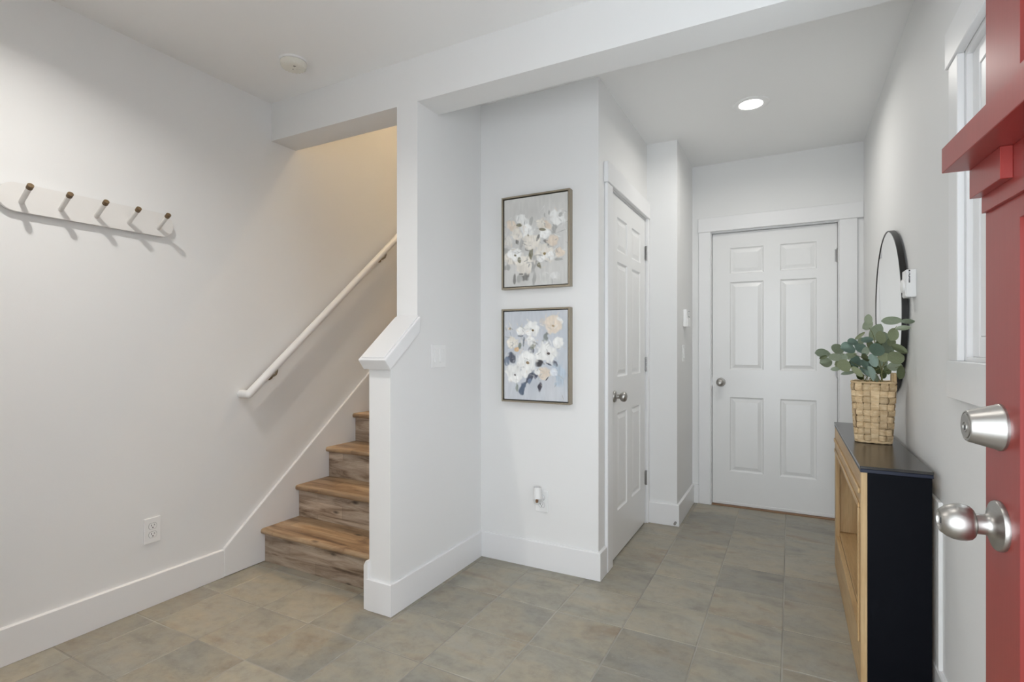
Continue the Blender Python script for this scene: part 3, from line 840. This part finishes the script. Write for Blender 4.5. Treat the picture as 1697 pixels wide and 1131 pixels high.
for d in [(575, 365, 26, 52, 10, (128, 134, 130)), (375, 420, 12, 66, 4, (120, 126, 132)), (340, 455, 18, 30, 0, (124, 130, 120)), (265, 565, 36, 52, -25, NVY), (215, 595, 28, 40, 0, (120, 132, 150)), (445, 495, 32, 32, 0, NVY),
          (515, 605, 44, 38, -20, (58, 56, 58)), (360, 690, 18, 46, 0, NVY), (490, 715, 22, 42, 10, (86, 88, 104)), (665, 610, 18, 40, -35, (96, 98, 110)), (600, 612, 26, 8, 25, NVY), (460, 450, 24, 30, 0, (128, 130, 116)),
          (350, 362, 30, 10, 0, (124, 130, 140)), (700, 700, 60, 110, 0, (184, 198, 210)), (690, 460, 14, 14, 0, GRY)]:
    P2.append((*d, 0.85))
for fl in [(400, 310, 34, WH), (440, 405, 42, WH), (690, 220, 40, WH), (520, 540, 42, WH), (685, 420, 48, WH), (560, 700, 60, PCH), (265, 425, 55, CRM), (345, 320, 36, WH), (240, 300, 15, PCH), (400, 690, 50, WH), (500, 690, 26, WH), (650, 690, 36, (226, 230, 236))]:
    P2 += flower(*fl, rg)
P2 += flower(305, 485, 24, (222, 190, 150), rg) + flower(455, 300, 66, WH, rg, (120, 104, 76)) + flower(635, 255, 80, PCH, rg, (176, 150, 112)) + flower(590, 505, 86, WH, rg, (78, 70, 66)) + flower(400, 590, 96, WH, rg, (140, 120, 92)) + flower(285, 705, 82, WH, rg, (104, 98, 96))
for d in [(435, 735, 26, 62, 30, NVY), (360, 845, 32, 58, 15, (92, 104, 122)), (525, 815, 24, 50, 10, (74, 72, 80)), (310, 835, 16, 42, 0, (150, 156, 150)), (590, 745, 8, 26, 35, (70, 68, 70)), (250, 345, 3, 26, -18, BLU), (245, 300, 6, 14, 0, OLV), (430, 770, 16, 30, 20, (120, 134, 156))]:
    P2.append((*d, 0.9))
def framed(name, label, z0, z1, me_args, seed):
    x0, x1 = -1.409, -1.006
    w, h = x1 - x0, z1 - z0
    t = thing(name, label, 'painting', ((x0 + x1) / 2, YP, z0), group=None)
    fw, fd = 0.009, 0.040
    b = boxes([(-w / 2, -w / 2 + fw, -fd, 0, 0, h), (w / 2 - fw, w / 2, -fd, 0, 0, h), (-w / 2 + fw, w / 2 - fw, -fd, 0, 0, fw), (-w / 2 + fw, w / 2 - fw, -fd, 0, h - fw, h)], 0.0006)
    obj('frame', b, M_FRAME, t)
    tag(obj('backing', box(-w / 2 + fw, w / 2 - fw, -0.012, -0.002, fw, h - fw), M_DARKSLOT, t), 'dark gap around the canvas')
    g = fw + 0.005
    me = paint_canvas(w - 2 * g, h - 2 * g, *me_args, seed)
    c = bpy.data.objects.new('canvas', me); link(c, t); c.location = (0, -0.0325, g)
    tag(c, 'painted canvas of pale flowers')
    return t
framed('painting', 'upper framed painting of cream and white flowers on warm grey', 1.506, 2.012, (((208, 207, 203), (219, 218, 214), (204, 204, 201)), P1, (187, 762, 225, 140, 1008, 970)), 5)
framed('painting', 'lower framed painting of white flowers with dark leaves on blue grey', 0.891, 1.398, (((196, 202, 209), (211, 213, 217), (218, 221, 226)), P2, (190, 770, 148, 115, 935, 955)), 6)

# ------------------------------------------------------------------ switches, outlets, thermostats
def outlet_parts(t, rot=None):
    """local: y into wall, faces -y, centred"""
    obj('plate', box(-0.036, 0.036, -0.0060, 0.0, -0.058, 0.058, 0.0024, 2), M_PLASTIC, t)
    for z in (-0.0195, 0.0195):
        pts = [(0.0170 * math.cos(a), max(-0.0135, min(0.0135, 0.0170 * math.sin(a)))) for a in [2 * PI * k / 28 for k in range(28)]]
        obj('groove_shade', prism(bmesh.new(), [(p[0] * 1.07, p[1] * 1.07 + z) for p in pts], 'y', -0.0063, -0.003), M_GROOVE_SHADE, t)  # shadow line around the socket, painted as a grey disc
        s_ = obj('socket', prism(bmesh.new(), [(p[0], p[1] + z) for p in pts], 'y', -0.0070, -0.003), M_PLASTIC, t)
        obj('slot', boxes([(-0.0078, -0.0056, -0.0073, -0.0068, z + 0.0002, z + 0.0082), (0.0056, 0.0076, -0.0073, -0.0068, z + 0.0010, z + 0.0078), (-0.0023, 0.0023, -0.0073, -0.0068, z - 0.0090, z - 0.0044)]), M_DARKSLOT, s_)
    obj('screw', lathe(bmesh.new(), [(0, 0), (0.003, 0), (0.0025, 0.0012), (0, 0.0015)], 12, Matrix.Translation((0, -0.0052, 0)) @ Matrix.Rotation(PI / 2, 4, 'X')), M_PLASTIC, t)
o1 = thing('power_outlet', 'white double power outlet low on the wall below the coat rack', 'outlet', (XL, 1.369, 0.347), (0, 0, PI / 2))
outlet_parts(o1)
o2 = thing('power_outlet', 'white power outlet below the paintings, partly covered by a night light', 'outlet', (-1.181, YP, 0.362))
outlet_parts(o2)
nl = thing('night_light', 'small plug-in night light with white shade below the paintings', 'night light', (-1.186, YP - 0.0075, 0.376))
obj('plug_body', lathe(bmesh.new(), [(0, 0), (0.017, 0), (0.019, 0.004), (0.019, 0.020), (0.014, 0.027), (0, 0.029)], 28, Matrix.Rotation(PI / 2, 4, 'X')), M_PLASTIC, nl, smooth=35)
obj('lens', lathe(bmesh.new(), [(0, -0.030), (0.008, -0.029), (0.0165, -0.023), (0.0215, -0.010), (0.0215, 0.004), (0, 0.004)], 28, Matrix.Translation((0, -0.040, 0.008))), M_GLASS, nl, smooth=40)
tag(obj('bulb', lathe(bmesh.new(), [(0, -0.016), (0.005, -0.014), (0.007, -0.006), (0.006, 0.003), (0, 0.003)], 16, Matrix.Translation((-0.003, -0.040, 0.003))), M_OAKTHR, nl, smooth=40), 'small amber bulb')
b = bmesh.new()
lathe(b, [(0.0230, 0.0), (0.0222, 0.040), (0.0205, 0.058), (0.0195, 0.058), (0.0210, 0.040), (0.0215, 0.0)], 28, Matrix.Translation((0, -0.040, 0.0125)))
for f in [f for f in b.faces if len(f.verts) > 8]: b.faces.remove(f)
obj('shade', b, M_PLASTIC, nl, smooth=40)

def rocker_switch(name, label, loc, rot, gangs):
    t = thing(name, label, 'light switch', loc, rot)
    w = 0.072 + 0.046 * (gangs - 1)
    obj('plate', box(-w / 2, w / 2, -0.0055, 0, -0.058, 0.058, 0.0022, 2), M_PLASTIC, t)
    for g in range(gangs):
        x = (g - (gangs - 1) / 2) * 0.046
        r_ = obj('rocker_frame', boxes([(x - 0.0170, x - 0.0155, -0.0068, -0.004, -0.034, 0.034), (x + 0.0155, x + 0.0170, -0.0068, -0.004, -0.034, 0.034), (x - 0.0155, x + 0.0155, -0.0068, -0.004, 0.0325, 0.034), (x - 0.0155, x + 0.0155, -0.0068, -0.004, -0.034, -0.0325)]), M_PLASTIC, t)
        obj('groove_shade', box(x - 0.0155, x + 0.0155, -0.0050, -0.004, -0.0325, 0.0325), M_GROOVE_SHADE, t)  # grey underlay paints the shadow line around the rocker
        obj('rocker', prism(bmesh.new(), [(-0.004, -0.032), (-0.0105, -0.032), (-0.0085, 0.0), (-0.0068, 0.032), (-0.004, 0.032)], 'x', x - 0.0145, x + 0.0145, 0.0004), M_PLASTIC, t)
    return t
rocker_switch('light_switch', 'white double rocker light switch on the stair wall', (SX1, 2.166, 1.146), (0, 0, PI / 2), 2)
rocker_switch('light_switch', 'white single rocker light switch below the small thermostat', (XS, 3.83, 1.146), (0, 0, PI / 2), 1)
th1 = thing('thermostat', 'small white thermostat with grey display on the short hall wall', 'thermostat', (XS, 3.885, 1.394), (0, 0, PI / 2))
obj('body', box(-0.055, 0.055, -0.024, 0, -0.060, 0.060, 0.003, 2), M_PLASTIC, th1)
obj('lower_cover', box(-0.052, 0.052, -0.032, -0.0235, -0.058, 0.002, 0.003, 2), M_PLASTIC, th1)
b_ = obj('display_bezel', box(-0.004, 0.050, -0.0262, -0.0235, 0.008, 0.054, 0.001), M_GREYLCD, th1)
obj('display', box(0.006, 0.042, -0.0268, -0.0261, 0.014, 0.048), M_PLASTIC, b_)
th2 = thing('thermostat', 'white dial thermostat with black lettering on its side beside the round mirror', 'thermostat', (XR, 2.552, 1.441))
obj('body', box(-0.032, 0.0, 0.0, 0.072, -0.054, 0.054, 0.002, 2), M_PLASTIC, th2)
obj('front_cover', box(-0.0350, -0.0315, 0.003, 0.069, -0.050, 0.052, 0.0015), M_PLASTIC, th2)
obj('dial', lathe(bmesh.new(), [(0, 0), (0.028, 0.0), (0.027, 0.006), (0.023, 0.008), (0, 0.008)], 36, Matrix.Translation((-0.0348, 0.036, -0.008)) @ Matrix.Rotation(-PI / 2, 4, 'Y')), M_PLASTIC, th2, smooth=40)
# illegible little black marks running down the side that faces the entrance
mk = []
for zc, hz, xo, wx in [(0.0490, 0.0028, 0.0, 0.0046), (0.0435, 0.0012, -0.0016, 0.0016), (0.0395, 0.0012, 0.0, 0.0044), (0.0370, 0.0012, 0.0012, 0.0020), (0.0330, 0.0014, 0.0, 0.0046), (0.0292, 0.0016, -0.0012, 0.0024),
                       (0.0258, 0.0014, 0.0, 0.0046), (0.0222, 0.0014, 0.0006, 0.0030), (0.0190, 0.0014, 0.0, 0.0044), (0.0135, 0.0016, 0.0, 0.0046), (0.0100, 0.0012, 0.0, 0.0046), (0.0066, 0.0014, 0.0, 0.0046), (0.0034, 0.0012, 0.0, 0.0044)]:
    mk.append((-0.0225 + xo - wx / 2, -0.0225 + xo + wx / 2, -0.0006, 0.0002, zc - hz, zc + hz))
tag(obj('lettering', boxes(mk), M_INK, th2), 'black vertical lettering')
obj('vent_slot', box(-0.030, -0.016, 0.004, 0.012, -0.0546, -0.0535), M_DARKSLOT, th2)

# small door stop on the jutting corner's baseboard
ds = thing('door_bumper', 'small chrome door bumper on the baseboard of the jutting corner', 'door stop', (-0.672, YR - BB_T, 0.026))
obj('rod', lathe(bmesh.new(), [(0, 0), (0.008, 0), (0.008, 0.003), (0.004, 0.005), (0.004, 0.022), (0, 0.022)], 18, Matrix.Rotation(PI / 2, 4, 'X')), M_CHROME, ds, smooth=40)
obj('tip', lathe(bmesh.new(), [(0, 0.022), (0.0075, 0.022), (0.0085, 0.026), (0.0075, 0.033), (0, 0.034)], 18, Matrix.Rotation(PI / 2, 4, 'X')), M_CHROME, ds, smooth=40)

# ------------------------------------------------------------------ wall heater behind the console
wh = thing('wall_heater', 'white flat wall heater panel behind the console table', 'heater', (XR, 2.35, 0.143))
obj('cover', box(-0.012, 0.0, -0.203, 0.205, 0.0, 0.545, 0.002), M_PLASTIC, wh)
for k in range(9):
    obj('louvre', box(-0.0135, -0.0115, -0.10, 0.14, 0.10 + k * 0.04, 0.118 + k * 0.04, 0.0008), M_PLASTIC, wh)

# ------------------------------------------------------------------ console table
CX0, CX1, CYA, CYB, CH = 0.215, 0.412, 2.170, 3.368, 0.780
cn = thing('console_table', 'narrow console table with black top, dark sides and open pine front', 'console table', (CX0, CYA, 0))
CD, CW = CX1 - CX0, CYB - CYA
obj('top', box(-0.003, CD + 0.004, -0.004, CW + 0.004, CH - 0.010, CH, 0.0012), M_BLACKTOP, cn)
tag(obj('top_edge', box(-0.0015, CD + 0.003, -0.0025, CW + 0.0025, CH - 0.022, CH - 0.010, 0.0008), M_NAVYEDGE, cn), 'dark navy edge under the top')
for y0, y1 in ((0.0, 0.018), (CW - 0.018, CW)):
    obj('side_panel', box(0.0195, 0.150, y0, y1, 0.001, CH - 0.022), M_NAVY, cn)
    obj('back_post', box(0.1505, CD, y0 + (0.003 if y0 == 0 else 0), y1 - (0.003 if y0 else 0), 0.001, CH - 0.022), M_NAVY, cn)
# pine face frame (front faces -x)
zT, zB0, zB1 = CH - 0.022, 0.0015, 0.196
OP = 0.628
obj('stile', box(0, 0.019, 0.0, 0.050, zB0, zT, 0.001), M_PINE_V, cn)
obj('stile', box(0, 0.019, CW - 0.062, CW, zB0, zT, 0.001), M_PINE_V, cn)
obj('top_rail', box(0, 0.019, 0.0505, CW - 0.0625, OP, zT, 0.001), M_PINE, cn)
obj('bottom_rail', box(0, 0.019, 0.0505, CW - 0.0625, zB0, zB1 - 0.02, 0.001), M_PINE, cn)
obj('moulding', box(-0.007, 0.0, 0.018, CW - 0.03, OP + 0.052, OP + 0.070, 0.002), M_PINE, cn)
obj('moulding', box(-0.006, 0.0, 0.034, CW - 0.046, OP - 0.002, OP + 0.016, 0.002), M_PINE, cn)
obj('moulding', box(-0.006, 0.0, 0.030, 0.046, zB1 - 0.04, OP - 0.002, 0.002), M_PINE_V, cn)
obj('shelf', box(0.0195, CD - 0.008, 0.0185, CW - 0.0185, zB1 - 0.02, zB1, 0.0008), M_PINE, cn)
obj('back_panel', box(CD - 0.0075, CD - 0.0015, 0.0185, CW - 0.0185, 0.002, zT), M_PINE_V, cn)
obj('inner_side', box(0.0195, CD - 0.008, 0.0185, 0.034, zB1, zT), M_PINE_V, cn)
obj('inner_side', box(0.0195, CD - 0.008, CW - 0.034, CW - 0.0185, zB1, zT), M_PINE_V, cn)

# ------------------------------------------------------------------ round mirror
mr = thing('round_mirror', 'round wall mirror with thin black frame above the console', 'mirror', (XR - 0.006, 3.06, 1.355), (0, math.radians(-0.6), 0))
MR = 0.384
RM = Matrix.Rotation(-PI / 2, 4, 'Y')
b = bmesh.new()
lathe(b, [(MR - 0.006, 0.0), (MR, 0.0), (MR, 0.021), (MR - 0.001, 0.022), (MR - 0.0055, 0.022), (MR - 0.006, 0.0215)], 128, RM)
for f in [f for f in b.faces if len(f.verts) > 8]: b.faces.remove(f)
prev = [v for v in b.verts]
bmesh.ops.bridge_loops(b, edges=[e for e in b.edges if e.is_boundary])
obj('frame', b, M_BLACKMETAL, mr, smooth=40)
obj('glass', lathe(bmesh.new(), [(0, 0.004), (MR - 0.0061, 0.004), (MR - 0.0061, 0.0195), (0, 0.0195)], 128, RM), M_MIRROR, mr, smooth=20)

# ------------------------------------------------------------------ basket
BX, BY = 0.317, 2.742
bk = thing('woven_basket', 'tall woven natural basket on the black console top', 'basket', (BX, BY, CH + 0.0005), (0, 0, math.radians(-6)))
BHt = 0.262
def sect(z):
    """half sizes of the rounded rectangular section"""
    k = z / BHt
    return 0.062 + 0.016 * k ** 0.8, 0.050 + 0.016 * k ** 0.8
def sup(t, z, off=0.0):
    a, c = sect(z)
    e = 0.42
    ca, sa = math.cos(t), math.sin(t)
    return Vector(((a + off) * math.copysign(abs(ca) ** e, ca), (c + off) * math.copysign(abs(sa) ** e, sa), z))
def arc_table(z, n=400):
    ps = [sup(2 * PI * i / n, z) for i in range(n + 1)]
    L = [0.0]
    for p, q_ in zip(ps, ps[1:]): L.append(L[-1] + (q_ - p).length)
    return L
LT = arc_table(BHt * 0.5)
def t_at(s):
    s = (s % 1.0) * LT[-1]
    import bisect
    i = min(max(bisect.bisect(LT, s), 1), len(LT) - 1)
    f = (s - LT[i - 1]) / max(LT[i] - LT[i - 1], 1e-9)
    return 2 * PI * (i - 1 + f) / (len(LT) - 1)
NS, NW = 17, 9
zw = (BHt - 0.022) / NW
def ribbon(bm, rows, thick):
    """rows: list of (left, right, normal)"""
    F = [[bm.verts.new(l), bm.verts.new(r_)] for l, r_, n_ in rows]
    Bk = [[bm.verts.new(l - n_ * thick), bm.verts.new(r_ - n_ * thick)] for l, r_, n_ in rows]
    for i in range(len(rows) - 1):
        bm.faces.new((F[i][0], F[i][1], F[i + 1][1], F[i + 1][0])); bm.faces.new((Bk[i][0], Bk[i + 1][0], Bk[i + 1][1], Bk[i][1]))
        bm.faces.new((F[i][0], F[i + 1][0], Bk[i + 1][0], Bk[i][0])); bm.faces.new((F[i][1], Bk[i][1], Bk[i + 1][1], F[i + 1][1]))
    for i in (0, -1):
        bm.faces.new((F[i][0], F[i][1], Bk[i][1], Bk[i][0]))
def over(i, j):
    """is weaver j in front of stake i (twill)"""
    return ((i + 2 * j) // 2) % 2 == 0 if j % 3 else (i + j) % 2 == 0
AMP = 0.0048
for j in range(NW):
    z0 = 0.011 + j * zw
    n = NS * 4
    rows = []
    jit = RND.uniform(-0.0012, 0.0012)
    for k in range(n + 1):
        s = k / n
        i = int((k + 2) // 4) % NS; i2 = i
        ph = AMP if over(i, j) else -AMP
        t = t_at(s)
        off = ph if (k % 4) != 2 else 0.0
        wob = 0.0008 * math.sin(7 * t + j)
        lo, hi = sup(t, z0 + 0.0016 + jit + wob, off + 0.0008), sup(t, z0 + zw - 0.0016 + jit + wob, off + 0.0008)
        nrm = Vector((math.cos(t), math.sin(t), 0))
        rows.append((lo, hi, nrm))
    b = bmesh.new(); ribbon(b, rows, 0.0010)
    obj('weaver', b, M_WICKER, bk, smooth=60)
for i in range(NS):
    s0, s1 = (i - 0.40) / NS, (i + 0.40) / NS
    rows = []
    for k in range(NW * 3 + 1):
        z = 0.004 + (BHt - 0.008) * k / (NW * 3)
        j = min(max(int((z - 0.011) / zw), 0), NW - 1)
        ph = -AMP if over(i, j) else AMP
        fr_ = ((z - 0.011) / zw) % 1.0
        if fr_ < 0.12 or fr_ > 0.88: ph *= 0.3
        a, c = sup(t_at(s0), z, ph), sup(t_at(s1), z, ph)
        nrm = Vector((a.x + c.x, a.y + c.y, 0)).normalized()
        rows.append((c, a, nrm))
    b = bmesh.new(); ribbon(b, rows, 0.0009)
    obj('stake', b, M_WICKER, bk, smooth=60)
for nm, z, r_ in (('rim', BHt - 0.003, 0.0048), ('base_ring', 0.0055, 0.0050)):
    obj(nm, tube(bmesh.new(), [sup(t_at(k / 80), z + 0.0008 * math.sin(k * 1.3), 0.0005) for k in range(80)], r_, 8, True), M_WICKER, bk, smooth=60)
obj('base', prism(bmesh.new(), [(sup(t_at(k / 40), 0.004, -0.003).x, sup(t_at(k / 40), 0.004, -0.003).y) for k in range(40)], 'z', 0.003, 0.007), M_WICKER, bk)
hpts = []
for k in range(13):
    a = PI * k / 12
    hpts.append((0.072, 0.030 * math.cos(a) + 0.028, BHt - 0.008 + 0.040 * math.sin(a)))
for k_, off in enumerate((-0.0045, 0.0045)):
    obj('handle', tube(bmesh.new(), [(p[0] + off, p[1] + 0.002 * math.sin(i * 2 + k_), p[2]) for i, p in enumerate(hpts)], 0.0062, 8), M_WICKER, bk, smooth=60)

# ------------------------------------------------------------------ eucalyptus
FW = Vector((-math.sin(YAW), math.cos(YAW), 0)); RT = Vector((math.cos(YAW), math.sin(YAW), 0)); UP = Vector((0, 0, 1))
D0 = 2.275
def spot(px, py, depth):
    return Vector((0, 0, CAM_H)) + (FW + RT * ((px - 848.5) / FPX) + UP * ((HORIZON - py) / FPX)) * depth
eu = thing('eucalyptus_bunch', 'bunch of grey green eucalyptus stems with round leaves in the woven basket', 'plant', (BX, BY, CH + 0.012))
EO = Vector((BX, BY, CH + 0.012))
def leaf_mesh(seed):
    r = random.Random(seed)
    bm = bmesh.new()
    nu, nv = 9, 5
    fold, curl = r.uniform(0.10, 0.22), r.uniform(-0.10, 0.14)
    G = []
    for a in range(nu):
        u = a / (nu - 1)
        w = 0.5 * math.sin(PI * min(1, u * 0.97 + 0.03)) ** 0.55 * (1.0 - 0.10 * u) if 0 < a < nu - 1 else 0.03
        row = []
        for c in range(nv):
            v = -1 + 2 * c / (nv - 1)
            z = fold * abs(v) * w + curl * (u - 0.5) ** 2 + 0.02 * math.sin(5 * u + 3 * v + seed)
            row.append(bm.verts.new((u - 0.5, v * w, z)))
        G.append(row)
    top = []
    for a in range(nu - 1):
        for c in range(nv - 1):
            top.append(bm.faces.new((G[a][c], G[a + 1][c], G[a + 1][c + 1], G[a][c + 1])))
    bmesh.ops.solidify(bm, geom=top, thickness=0.012)
    return bm
protos = {}
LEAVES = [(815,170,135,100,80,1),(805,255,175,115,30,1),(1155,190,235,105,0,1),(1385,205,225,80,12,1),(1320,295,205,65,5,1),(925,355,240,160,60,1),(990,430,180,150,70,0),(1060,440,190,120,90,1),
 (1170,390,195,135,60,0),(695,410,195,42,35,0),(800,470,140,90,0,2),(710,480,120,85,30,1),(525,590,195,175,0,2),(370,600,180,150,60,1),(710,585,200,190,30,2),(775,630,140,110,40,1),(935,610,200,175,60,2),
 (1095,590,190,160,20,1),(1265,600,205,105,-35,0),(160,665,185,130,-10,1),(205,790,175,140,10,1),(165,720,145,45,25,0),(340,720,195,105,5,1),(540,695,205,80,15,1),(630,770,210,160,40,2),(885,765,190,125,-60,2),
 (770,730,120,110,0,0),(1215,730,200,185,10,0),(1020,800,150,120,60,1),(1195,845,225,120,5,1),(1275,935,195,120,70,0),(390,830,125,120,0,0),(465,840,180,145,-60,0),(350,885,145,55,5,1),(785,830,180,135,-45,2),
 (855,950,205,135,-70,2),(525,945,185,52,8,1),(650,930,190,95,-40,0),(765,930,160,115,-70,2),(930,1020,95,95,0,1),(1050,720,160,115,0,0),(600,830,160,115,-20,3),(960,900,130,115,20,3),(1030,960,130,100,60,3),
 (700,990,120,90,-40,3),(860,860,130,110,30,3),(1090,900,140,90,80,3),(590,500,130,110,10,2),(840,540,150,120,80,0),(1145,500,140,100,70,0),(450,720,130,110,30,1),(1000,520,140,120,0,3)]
lr = random.Random(21)
for (lx, ly, ln, wd, an, mi) in LEAVES:
    px, py = 1345 + lx / 8.7, 510 + ly / 8.7
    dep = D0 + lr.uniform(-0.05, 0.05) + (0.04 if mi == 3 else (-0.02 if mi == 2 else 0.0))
    lim = (0.372) / ((px - 848.5) / FPX * math.cos(YAW) - math.sin(YAW))
    dep = min(dep, lim)
    key = (mi, lr.randrange(3))
    c = spot(px, py, dep)
    a = math.radians(an)
    X = RT * math.cos(a) + UP * math.sin(a); Yv = -RT * math.sin(a) + UP * math.cos(a); Z = -FW
    R3 = Matrix.Rotation(-0.28, 3, RT) @ Matrix((X, Yv, Z)).transposed() @ Matrix.Rotation(lr.uniform(-0.35, 0.35), 3, 'X') @ Matrix.Rotation(lr.uniform(-0.35, 0.35), 3, 'Y')
    sx, sy = 1.13 * ln / 8.7 / FPX * dep, 1.20 * wd / 8.7 / FPX * dep
    if key not in protos:
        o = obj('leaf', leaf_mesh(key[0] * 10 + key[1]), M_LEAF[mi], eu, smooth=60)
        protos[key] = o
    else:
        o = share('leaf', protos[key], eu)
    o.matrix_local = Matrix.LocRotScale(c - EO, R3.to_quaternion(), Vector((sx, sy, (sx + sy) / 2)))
STEMS = [((830,295), (905,460)), ((1225,270), (1110,470)), ((300,690), (520,830)), ((610,680), (760,760)), ((905,440), (890,760)), ((1150,620), (1040,830)), ((575,890), (690,930)), ((1260,850), (1060,930)), ((700,930), (760,980)), ((940,690), (900,900)), ((440,660), (600,800))]
for k, (tip, mid) in enumerate(STEMS):
    def sp(p, dd):
        px, py = 1345 + p[0] / 8.7, 510 + p[1] / 8.7
        lim = 0.376 / ((px - 848.5) / FPX * math.cos(YAW) - math.sin(YAW))
        return spot(px, py, min(D0 + dd, lim)) - EO
    a = 2 * PI * k / len(STEMS)
    foot = Vector((0.030 * math.cos(a), 0.022 * math.sin(a), 0.0))
    neck = Vector((0.034 * math.cos(a) + 0.0, 0.024 * math.sin(a), BHt - 0.02))
    m_, t_ = sp(mid, 0.02), sp(tip, 0.0)
    P = [foot, neck, m_, t_]
    pts = []
    for q0 in range(3):
        p0, p1, p2, p3 = P[max(q0 - 1, 0)], P[q0], P[q0 + 1], P[min(q0 + 2, 3)]
        for s_ in range(6):
            t = s_ / 6
            pts.append(0.5 * ((2 * p1) + (p2 - p0) * t + (2 * p0 - 5 * p1 + 4 * p2 - p3) * t * t + (3 * p1 - p0 - 3 * p2 + p3) * t ** 3))
    pts.append(t_)
    nn = len(pts)
    obj('stem', tube(bmesh.new(), pts, [0.0021 - 0.0012 * i / nn for i in range(nn)], 7), M_STEM, eu, smooth=60)
